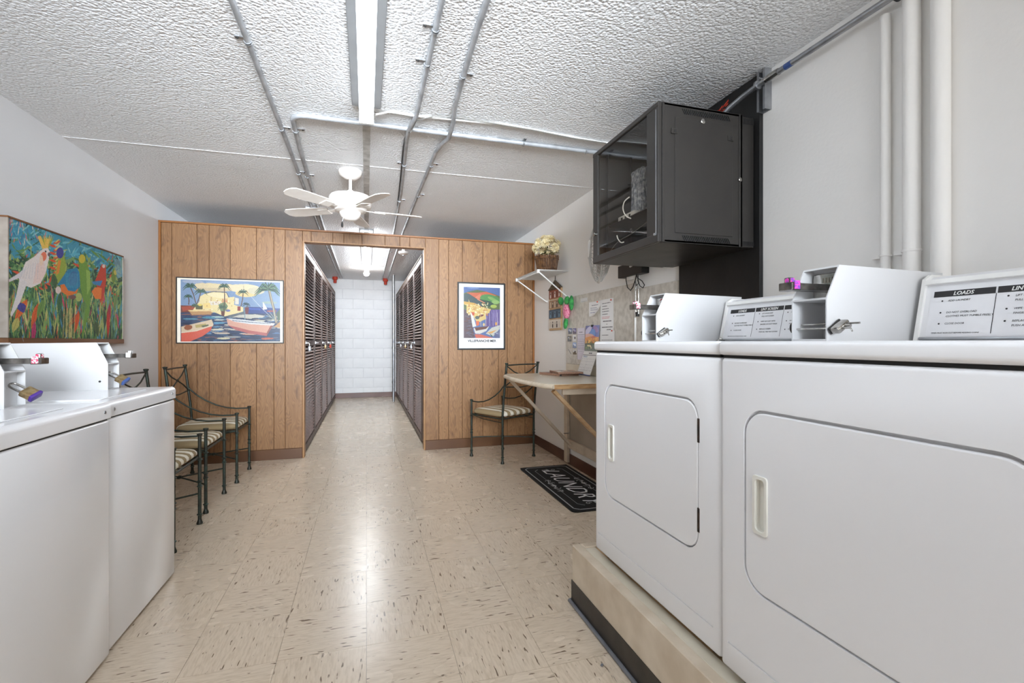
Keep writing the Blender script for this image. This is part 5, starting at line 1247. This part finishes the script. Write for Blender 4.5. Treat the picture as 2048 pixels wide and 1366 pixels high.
    p.leaf(620, 460, 90, 26, -90, (110, 140, 60)); p.ell(630, 396, 9, 14, (206, 190, 90)); p.poly([(620, 320), (668, 330), (664, 420), (640, 430)], (142, 178, 196), .7)
    # big foreground leaves
    for x, y, l, w_, a_, c in ((150, 540, 140, 44, 120, (230, 112, 50)), (210, 560, 150, 34, 105, (222, 100, 48)), (240, 540, 110, 34, 110, (110, 150, 76)), (110, 560, 60, 50, 70, (64, 70, 150)), (430, 600, 130, 26, 100, (226, 94, 46)), (420, 620, 90, 20, 120, (206, 74, 46)), (600, 560, 150, 22, 95, (178, 48, 78)), (590, 600, 160, 18, 90, (206, 60, 50)), (100, 640, 90, 40, 110, (196, 190, 110)), (190, 660, 130, 26, 95, (190, 60, 110)), (290, 400, 90, 34, 80, (60, 96, 60)), (330, 500, 120, 30, 95, (50, 104, 64)), (460, 550, 70, 34, 95, (104, 146, 84)), (520, 660, 90, 30, 80, (70, 96, 60)), (640, 500, 120, 20, 100, (120, 150, 90))):
        p.leaf(x, y, l, w_, a_, c); p.stroke([(x, y), (x + l * .9 * math.cos(math.radians(a_)), y + l * .9 * math.sin(math.radians(a_)))], 2, tuple(int(v * .7) for v in c))
    for k in range(14): p.stroke([(345 + k * 5, 590), (340 + k * 5, 750)], 3, rg.choice([(56, 80, 50), (196, 180, 120), (30, 44, 40)]))
    p.ell(318, 492, 15, 20, (226, 206, 200)); p.ell(396, 530, 20, 12, (120, 84, 80)); p.noise(7)
PXc = XL + .04
A0 = onX(15.4, 433, PXc); A1 = onX(244.6, 516.4, PXc)
ya, yb = A0[1], A1[1]; zt, zb = 1.768, 1.152
def mp_t(x, y):
    P = onX(x / 2.731, 400 + y / 2.731, PXc); return ((P[1] - ya) / (yb - ya), (zt - P[2]) / (zt - zb))
t = thing('framed_painting', 'colourful painting of parrots among tropical leaves on the left wall', 'painting', (XL + .02, (ya + yb) / 2, zb))
p = Paint(460, 236, (44, 84, 64), mp_t); tropical(p); p.tone = .93
print_mesh('canvas', p, (PXc, ya, zt), (PXc, yb, zt), (PXc, ya, zb), t, 'canvas')
MB().box(XL + .001, PXc - .001, ya, yb, zb, zt).build('stretcher', 'frameg', t, world=True)
fw = .010
MB().box(XL + .001, PXc + .006, ya - fw, yb + fw, zt + .0005, zt + fw, .001, 1).build('frame_rail', 'frameb', t, world=True)
MB().box(XL + .001, PXc + .008, ya - fw, yb + fw, zb - .034, zb - .0005, .002, 1).build('frame_rail', 'frameb', t, world=True)
for y0_ in (ya - fw, yb + .0005): MB().box(XL + .001, PXc + .006, y0_, y0_ + fw - .0005, zb, zt, .001, 1).build('frame_stile', 'frameg', t, world=True)
MB().tube([onX(43.5, 672.5, PXc + .012), onX(47, 683, PXc + .012)], .0015, 5).build('dangling_wire', 'steel', t, world=True)

def harbor(p):
    rg = p.rng; p.a[:] = (122, 146, 178)
    p.poly([(268, 272), (1635, 272), (1635, 640), (268, 640)], (126, 150, 182)); p.ell(1500, 520, 260, 120, (134, 158, 186))
    for x, y, rx, ry, c in ((760, 350, 240, 45, (226, 206, 160)), (540, 350, 90, 40, (220, 200, 160)), (1120, 370, 230, 60, (232, 214, 176)), (1150, 440, 150, 50, (226, 200, 140)), (1480, 560, 110, 18, (150, 170, 160)), (700, 400, 260, 25, (206, 186, 150)), (1290, 400, 120, 50, (210, 200, 170)), (430, 300, 140, 24, (160, 170, 190)), (900, 300, 300, 20, (150, 168, 196))): p.ell(x, y, rx, ry, c)
    p.poly([(268, 620), (460, 620), (600, 660), (600, 720), (268, 740)], (116, 60, 48)); p.poly([(280, 640), (400, 625), (470, 660), (300, 700)], (168, 74, 52))
    p.poly([(1170, 625), (1380, 625), (1635, 640), (1635, 740), (1170, 720)], (42, 66, 130)); p.stroke([(1190, 650), (1350, 655)], 22, (60, 90, 170)); p.poly([(1440, 670), (1580, 665), (1570, 690), (1450, 690)], (170, 74, 60))
    # water
    p.poly([(268, 715), (1635, 715), (1635, 1105), (268, 1105)], (38, 58, 92))
    for i in range(260):
        x, y = rg.uniform(268, 1635), rg.uniform(735, 1105); c = rg.choice([(34, 52, 86), (66, 104, 150), (90, 130, 160), (28, 40, 62), (190, 186, 170), (120, 110, 110)] if x > 600 and y < 1000 else [(30, 48, 78), (24, 36, 56), (60, 90, 120), (130, 84, 74), (46, 66, 96)])
        p.ell(x, y, rg.uniform(25, 90), rg.uniform(4, 10), c, rg.uniform(-4, 4))
    for x, y, rx, c in ((760, 770, 90, (150, 178, 176)), (780, 850, 80, (90, 150, 180)), (760, 940, 90, (206, 200, 180)), (820, 990, 110, (196, 180, 160)), (960, 1040, 120, (150, 150, 150)), (640, 780, 90, (60, 130, 150)), (1120, 740, 140, (220, 210, 200)), (400, 800, 100, (80, 130, 150)), (840, 1060, 90, (206, 196, 160)), (1200, 1000, 110, (196, 150, 130)), (1450, 1060, 90, (190, 96, 70))): p.ell(x, y, rx, 12, c)
    # headland town
    p.poly([(430, 680), (520, 560), (520, 500), (600, 450), (720, 430), (880, 440), (905, 500), (990, 490), (985, 600), (1110, 630), (1110, 690), (1010, 720), (860, 760), (700, 700)], (232, 212, 156))
    p.poly([(600, 460), (720, 440), (860, 450), (880, 520), (700, 500)], (238, 222, 176)); p.poly([(640, 560), (800, 555), (820, 600), (660, 610)], (226, 214, 200)); p.poly([(820, 520), (890, 515), (895, 570), (820, 575)], (206, 150, 110)); p.poly([(560, 590), (660, 580), (670, 650), (580, 655)], (238, 206, 130))
    p.poly([(1000, 500), (1050, 510), (1050, 590), (1000, 590)], (222, 214, 196)); p.poly([(1030, 620), (1075, 620), (1075, 680), (1030, 680)], (140, 50, 50)); p.stroke([(585, 455), (700, 425), (880, 432), (915, 500)], 12, (96, 96, 110)); p.ell(900, 680, 34, 16, (110, 116, 170))
    for i in range(40): p.poly([(x := rg.uniform(560, 980), y := rg.uniform(500, 690)), (x + 14, y), (x + 14, y + 18), (x, y + 18)], rg.choice([(200, 176, 120), (246, 236, 200), (190, 150, 110), (220, 196, 140)]))
    p.poly([(460, 620), (560, 610), (560, 670), (470, 670)], (90, 84, 50)); p.ell(520, 610, 36, 14, (226, 200, 96)); p.poly([(770, 600), (860, 560), (900, 620), (860, 690), (800, 690)], (110, 130, 96)); p.poly([(805, 690), (860, 690), (850, 755), (812, 750)], (96, 50, 40))
    p.poly([(880, 770), (1110, 690), (1160, 600), (1185, 610), (1170, 720), (980, 780)], (96, 104, 110)); p.poly([(1120, 630), (1190, 630), (1180, 720), (1130, 720)], (110, 50, 56))
    # ochre boat
    p.poly([(360, 680), (660, 690), (700, 710), (660, 735), (420, 745)], (186, 140, 90)); p.poly([(365, 680), (680, 678), (690, 692), (400, 700)], (232, 200, 140)); p.stroke([(400, 750), (680, 740)], 8, (150, 90, 60))
    p.poly([(680, 670), (750, 670), (750, 705), (680, 705)], (226, 210, 150))
    # palms
    for x, y, bx_, by_, r in ((395, 365, 470, 590, 100), (535, 430, 480, 600, 90), (370, 500, 375, 610, 66), (850, 350, 845, 700, 88), (1110, 420, 1078, 620, 78)):
        p.stroke([(x, y), ((x + bx_) / 2 + 8, (y + by_) / 2), (bx_, by_)], 13, (96, 74, 60)); p.palm(x, y, r, (44, 70, 62), (66, 100, 80))
    p.stroke([(1470, 360), (1500, 500), (1540, 640), (1580, 850)], 36, (120, 108, 92)); p.stroke([(1478, 380), (1520, 560), (1575, 830)], 10, (190, 180, 150)); p.palm(1460, 370, 190, (34, 62, 54), (70, 112, 84), 13, 42); p.palm(1465, 365, 150, (96, 130, 96), (28, 50, 48), 9, 24)
    p.palm(1150, 590, 60, (50, 80, 90), (40, 64, 70)); p.palm(460, 620, 60, (44, 70, 56), (70, 96, 66)); p.palm(825, 640, 70, (56, 84, 70), (80, 100, 80))
    # lagoon islet, rigging, sail
    p.poly([(960, 770), (1060, 735), (1280, 725), (1420, 745), (1380, 770), (1200, 780)], (196, 190, 176)); p.stroke([(1220, 480), (1350, 620), (1500, 760)], 5, (200, 206, 214)); p.poly([(1385, 545), (1450, 650), (1385, 660)], (232, 226, 214))
    for k in range(7): p.leaf(1560, 790, 170, 9, 175 + k * 14, (60, 84, 84) if k % 2 else (150, 160, 150))
    p.stroke([(1130, 600), (1133, 810)], 11, (110, 140, 156)); p.stroke([(1115, 330), (1115, 400)], 4, (90, 100, 100)); p.stroke([(1075, 398), (1155, 398)], 4, (200, 206, 190))
    p.poly([(1540, 900), (1635, 820), (1635, 910)], (186, 140, 90)); p.poly([(1580, 700), (1635, 640), (1635, 800), (1600, 820)], (60, 84, 60))
    # pink and coral boats
    p.poly([(880, 790), (900, 880), (1010, 945), (1180, 990), (1440, 1025), (1530, 880), (1480, 870), (1200, 862), (1000, 830)], (212, 160, 138)); p.poly([(900, 880), (1010, 945), (1180, 990), (1440, 1025), (1450, 985), (1200, 950), (1000, 900)], (176, 96, 92)); p.poly([(1440, 1025), (1530, 880), (1500, 870), (1440, 980)], (140, 74, 66)); p.poly([(880, 786), (1100, 800), (1560, 850), (1530, 880), (1200, 862), (990, 832)], (214, 214, 214)); p.stroke([(960, 815), (1200, 835), (1500, 855)], 8, (70, 84, 110))
    p.poly([(278, 905), (560, 835), (680, 805), (705, 870), (690, 900), (560, 950), (278, 990)], (214, 190, 160)); p.poly([(278, 985), (480, 960), (685, 895), (670, 950), (560, 1030), (400, 1100), (278, 1105)], (214, 92, 70)); p.stroke([(278, 985), (480, 958), (700, 880)], 12, (226, 206, 180)); p.ell(370, 915, 55, 34, (150, 84, 50), -10); p.poly([(460, 880), (600, 860), (620, 900), (470, 920)], (180, 160, 96)); p.poly([(540, 890), (640, 870), (640, 890), (560, 912)], (90, 96, 70))
    p.noise(6)
a = onY(351.5, 556, YP - .022); b = onY(567.5, 686, YP - .022); hx0, hx1 = a[0], b[0]; hz1 = (onY(352, 554, YP - .022)[2] + onY(568, 560, YP - .022)[2]) / 2; hz0 = (onY(352, 688, YP - .022)[2] + onY(568, 686, YP - .022)[2]) / 2
def framed(name, label, x0, x1, z0, z1, fwid, mx0, mx1, mz0, mz1, pnt, mount, prm='glossprint'):
    t = thing(name, label, 'picture', ((x0 + x1) / 2, YP - .008, z0)); yf = YP - .0065
    for bx_ in ((x0, x1, z0, z0 + fwid), (x0, x1, z1 - fwid, z1), (x0, x0 + fwid, z0 + fwid, z1 - fwid), (x1 - fwid, x1, z0 + fwid, z1 - fwid)):
        MB().box(bx_[0], bx_[1], yf - .018, yf, bx_[2], bx_[3], .0015, 1).build('frame_rail', 'framed', t, world=True)
    MB().box(x0 + fwid, x1 - fwid, yf - .010, yf - .001, z0 + fwid, z1 - fwid).build('mount', mount, t, world=True)
    yy = yf - .0106
    print_mesh('print', pnt, (mx0, yy, mz1), (mx1, yy, mz1), (mx0, yy, mz0), t, prm)
    return t, yy
W_ = hx1 - hx0; Hh = hz1 - hz0
u = lambda x: hx0 + (x - 208) / (1690 - 208) * W_
v = lambda y: hz1 - (y - 252) / (1133 - 252) * Hh
p = Paint(380, 232, (120, 140, 170), lambda x, y: ((x - 268) / (1635 - 268), (y - 272) / (1105 - 272))); harbor(p); p.tone = .86
framed('harbour_picture', 'wide black-framed harbour scene with boats and palms left of the doorway', hx0, hx1, hz0, hz1, .009, u(268), u(1637), v(1107), v(284), p, 'mat_c')

def poster(p):
    rg = p.rng; p.a[:] = (92, 116, 168)
    p.poly([(355, 260), (910, 260), (910, 400), (355, 400)], (88, 112, 168)); p.ell(500, 275, 90, 14, (116, 140, 186))
    p.poly([(355, 360), (430, 330), (560, 300), (680, 320), (800, 350), (910, 390), (910, 600), (355, 600)], (96, 110, 70)); p.poly([(400, 345), (560, 345), (700, 325), (860, 380), (760, 400), (600, 440), (570, 470), (500, 420)], (206, 104, 70)); p.poly([(520, 420), (600, 360), (620, 380), (590, 440)], (220, 130, 96))
    p.poly([(355, 370), (430, 360), (560, 440), (700, 520), (620, 560), (500, 540), (355, 480)], (70, 88, 90)); p.ell(760, 440, 160, 72, (86, 146, 78), 10); p.ell(800, 440, 90, 24, (134, 176, 96), 25); p.ell(840, 480, 60, 30, (150, 186, 110)); p.poly([(600, 440), (760, 470), (860, 540), (740, 550), (620, 500)], (56, 84, 70)); p.ell(810, 545, 50, 26, (170, 190, 90)); p.stroke([(560, 440), (680, 500)], 14, (214, 140, 110))
    p.poly([(700, 600), (910, 590), (910, 860), (680, 860)], (110, 92, 150)); p.poly([(355, 600), (480, 620), (500, 900), (520, 1030), (355, 1030)], (96, 76, 84))
    for i in range(30): p.stroke([(x := rg.uniform(700, 910), 600), (x + rg.uniform(-6, 6), rg.uniform(700, 860))], 7, rg.choice([(126, 108, 170), (92, 78, 136), (146, 130, 180)]))
    for i in range(40): p.stroke([(x := rg.uniform(355, 480), y := rg.uniform(620, 1020)), (x + 60, y + rg.uniform(-30, 40))], 8, rg.choice([(80, 66, 72), (116, 84, 84), (110, 110, 130), (120, 70, 60)]))
    p.poly([(355, 520), (380, 480), (430, 500), (430, 440), (450, 500), (520, 500), (640, 560), (770, 590), (740, 650), (690, 660), (690, 740), (560, 800), (500, 700), (400, 650), (400, 540)], (226, 196, 120))
    for i in range(110): p.ell(rg.uniform(400, 720), rg.uniform(500, 690), rg.uniform(6, 16), rg.uniform(5, 12), rg.choice([(240, 220, 160), (206, 160, 90), (230, 206, 140), (190, 120, 80), (246, 236, 196)]))
    p.poly([(360, 480), (520, 500), (520, 530), (360, 520)], (214, 170, 84)); p.ell(560, 720, 34, 26, (84, 96, 90)); p.ell(620, 690, 40, 16, (120, 60, 56), -20)
    p.poly([(455, 640), (490, 660), (545, 850), (490, 865)], (226, 224, 218)); p.poly([(470, 640), (520, 640), (515, 690), (490, 690)], (206, 90, 56)); p.poly([(540, 770), (590, 770), (590, 830), (550, 850)], (226, 110, 60))
    for x, c in ((610, (220, 190, 150)), (688, (226, 210, 190)), (745, (180, 170, 200)), (800, (160, 150, 190)), (865, (206, 200, 220))): p.stroke([(x, 640), (x + 4, 850)], 6, c)
    p.poly([(505, 880), (740, 850), (700, 920), (600, 965), (530, 960)], (222, 218, 210)); p.poly([(520, 870), (730, 850), (690, 890), (540, 920)], (110, 66, 56)); p.poly([(690, 960), (780, 870), (905, 830), (900, 890), (800, 1005)], (206, 206, 196)); p.poly([(700, 950), (860, 900), (780, 960)], (226, 170, 100)); p.ell(660, 825, 16, 24, (230, 200, 140)); p.ell(848, 810, 16, 26, (226, 170, 90)); p.poly([(740, 950), (800, 1000), (780, 1010)], (60, 96, 84))
    p.poly([(520, 970), (620, 975), (820, 1030), (540, 1030)], (214, 110, 90)); p.poly([(820, 960), (910, 900), (910, 1030), (830, 1030)], (96, 100, 140)); p.noise(6)
a = onY(915, 565, YP - .022); b = onY(1010.5, 700, YP - .022); qx0, qx1 = a[0], b[0]
qz1 = (onY(915, 563.5, YP - .022)[2] + onY(1010, 566.8, YP - .022)[2]) / 2; qz0 = (onY(915, 700, YP - .022)[2] + onY(1010, 699, YP - .022)[2]) / 2
W_ = qx1 - qx0; Hh = qz1 - qz0
u = lambda x: qx0 + (x - 262) / (990 - 262) * W_
v = lambda y: qz1 - (y - 188) / (1210 - 188) * Hh
p = Paint(190, 262, (120, 140, 170), lambda x, y: ((x - 355) / (910 - 355), (y - 260) / (1030 - 260))); poster(p); p.tone = .86
t, yy = framed('travel_poster', 'black-framed travel poster of a harbour village right of the doorway', qx0, qx1, qz0, qz1, .017, u(355), u(910), v(1032), v(260), p, 'paper')
text('VILLEFRANCHE\u00b7MER', .0355, 'ink', t, ((u(355) + u(910)) / 2, yy - .0002, v(1092)), (1, 0, 0), (0, 0, 1), bold=.0011, world=True, stretch=.985)

# ================================================================== LAUNDRY MAT
mx0, mx1, my0, my1 = 1.303, 1.757, 2.93, 4.10
t = thing('laundry_mat', 'black LAUNDRY floor mat with white border under the wall table', 'mat', ((mx0 + mx1) / 2, (my0 + my1) / 2, 0))
out = rrect(mx0, mx1, my0, my1, .045, 6)
mb = MB().prism(out, .0003, .0065, 'XY').build('base', 'cordblack', t, world=True)
lw, lh = my1 - my0, mx1 - mx0                     # painted across: u runs -y, v runs -x (top edge at the wall)
asp = lw / lh
p = Paint(400, 156, (22, 23, 25), lambda x, y: (x / asp, y))
wh = (176, 178, 180)
def chamf(d, c, wd): P = [(d + c, d), (asp - d - c, d), (asp - d, d + c), (asp - d, 1 - d - c), (asp - d - c, 1 - d), (d + c, 1 - d), (d, 1 - d - c), (d, d + c)]; [p.stroke([P[i], P[(i + 1) % 8]], wd, wh) for i in range(8)]
chamf(.075, .07, .018); chamf(.215, .10, .012)
def curl(x, y, s, d, e=1):
    P = [(x + d * s * (k / 14) * math.cos(k * .55), y + e * s * (k / 14) * math.sin(k * .55)) for k in range(15)]; p.stroke(P, .014, wh)
p.poly([(.95, .16), (1.62, .16), (1.62, .30), (.95, .30)], (22, 23, 25)); p.poly([(.95, .72), (1.62, .72), (1.62, .86), (.95, .86)], (22, 23, 25)); p.poly([(.16, .3), (.40, .3), (.40, .7), (.16, .7)], (22, 23, 25)); p.poly([(asp - .40, .3), (asp - .16, .3), (asp - .16, .7), (asp - .40, .7)], (22, 23, 25))
for cxp in (1.285,):
    for yy_, e in ((.215, 1), (.785, -1)):
        for d in (-1, 1):
            curl(cxp + d * .13, yy_, .075, d, e); curl(cxp + d * .28, yy_ + .01 * e, .06, d, -e); p.stroke([(cxp, yy_ + .04 * e), (cxp + d * .16, yy_ - .03 * e), (cxp + d * .36, yy_ + .03 * e)], .014, wh)
        for k in range(5): p.leaf(cxp, yy_ + .03 * e, .09, .03, (-90 * e) + (k - 2) * 32, wh)
for x, d in ((.30, 1), (asp - .30, -1)):
    curl(x, .42, .06, d, 1); curl(x, .60, .06, d, -1)
    for k in range(5): p.leaf(x + d * .02, .5, .10, .026, 90 + (k - 2) * 34 if d > 0 else -90 + (k - 2) * 34, wh)
zz_ = .0072
print_mesh('pile', p, (mx1 - .004, my1 - .004, zz_), (mx1 - .004, my0 + .004, zz_), (mx0 + .004, my1 - .004, zz_), t, 'pile')
# round the printed corners by keeping the base visible at the rim
text('LAUNDRY', .205, 'paper', t, ((mx0 + mx1) / 2 - .066, (my0 + my1) / 2, zz_ + .0006), (0, -1, 0), (1, 0, 0), shear=.35, bold=-.0015, world=True, stretch=.95)
t = thing('pebble', 'small dark grey pebble on the floor by the platform kick strip', 'pebble', onZ(1204, 1330, .004))
mb = MB().ball((0, 0, 0), .006, .005, .004, 8, 6)
for v_ in mb.bm.verts: v_.co *= R_.uniform(.8, 1.2)
mb.build('stone', 'rubberg', t)
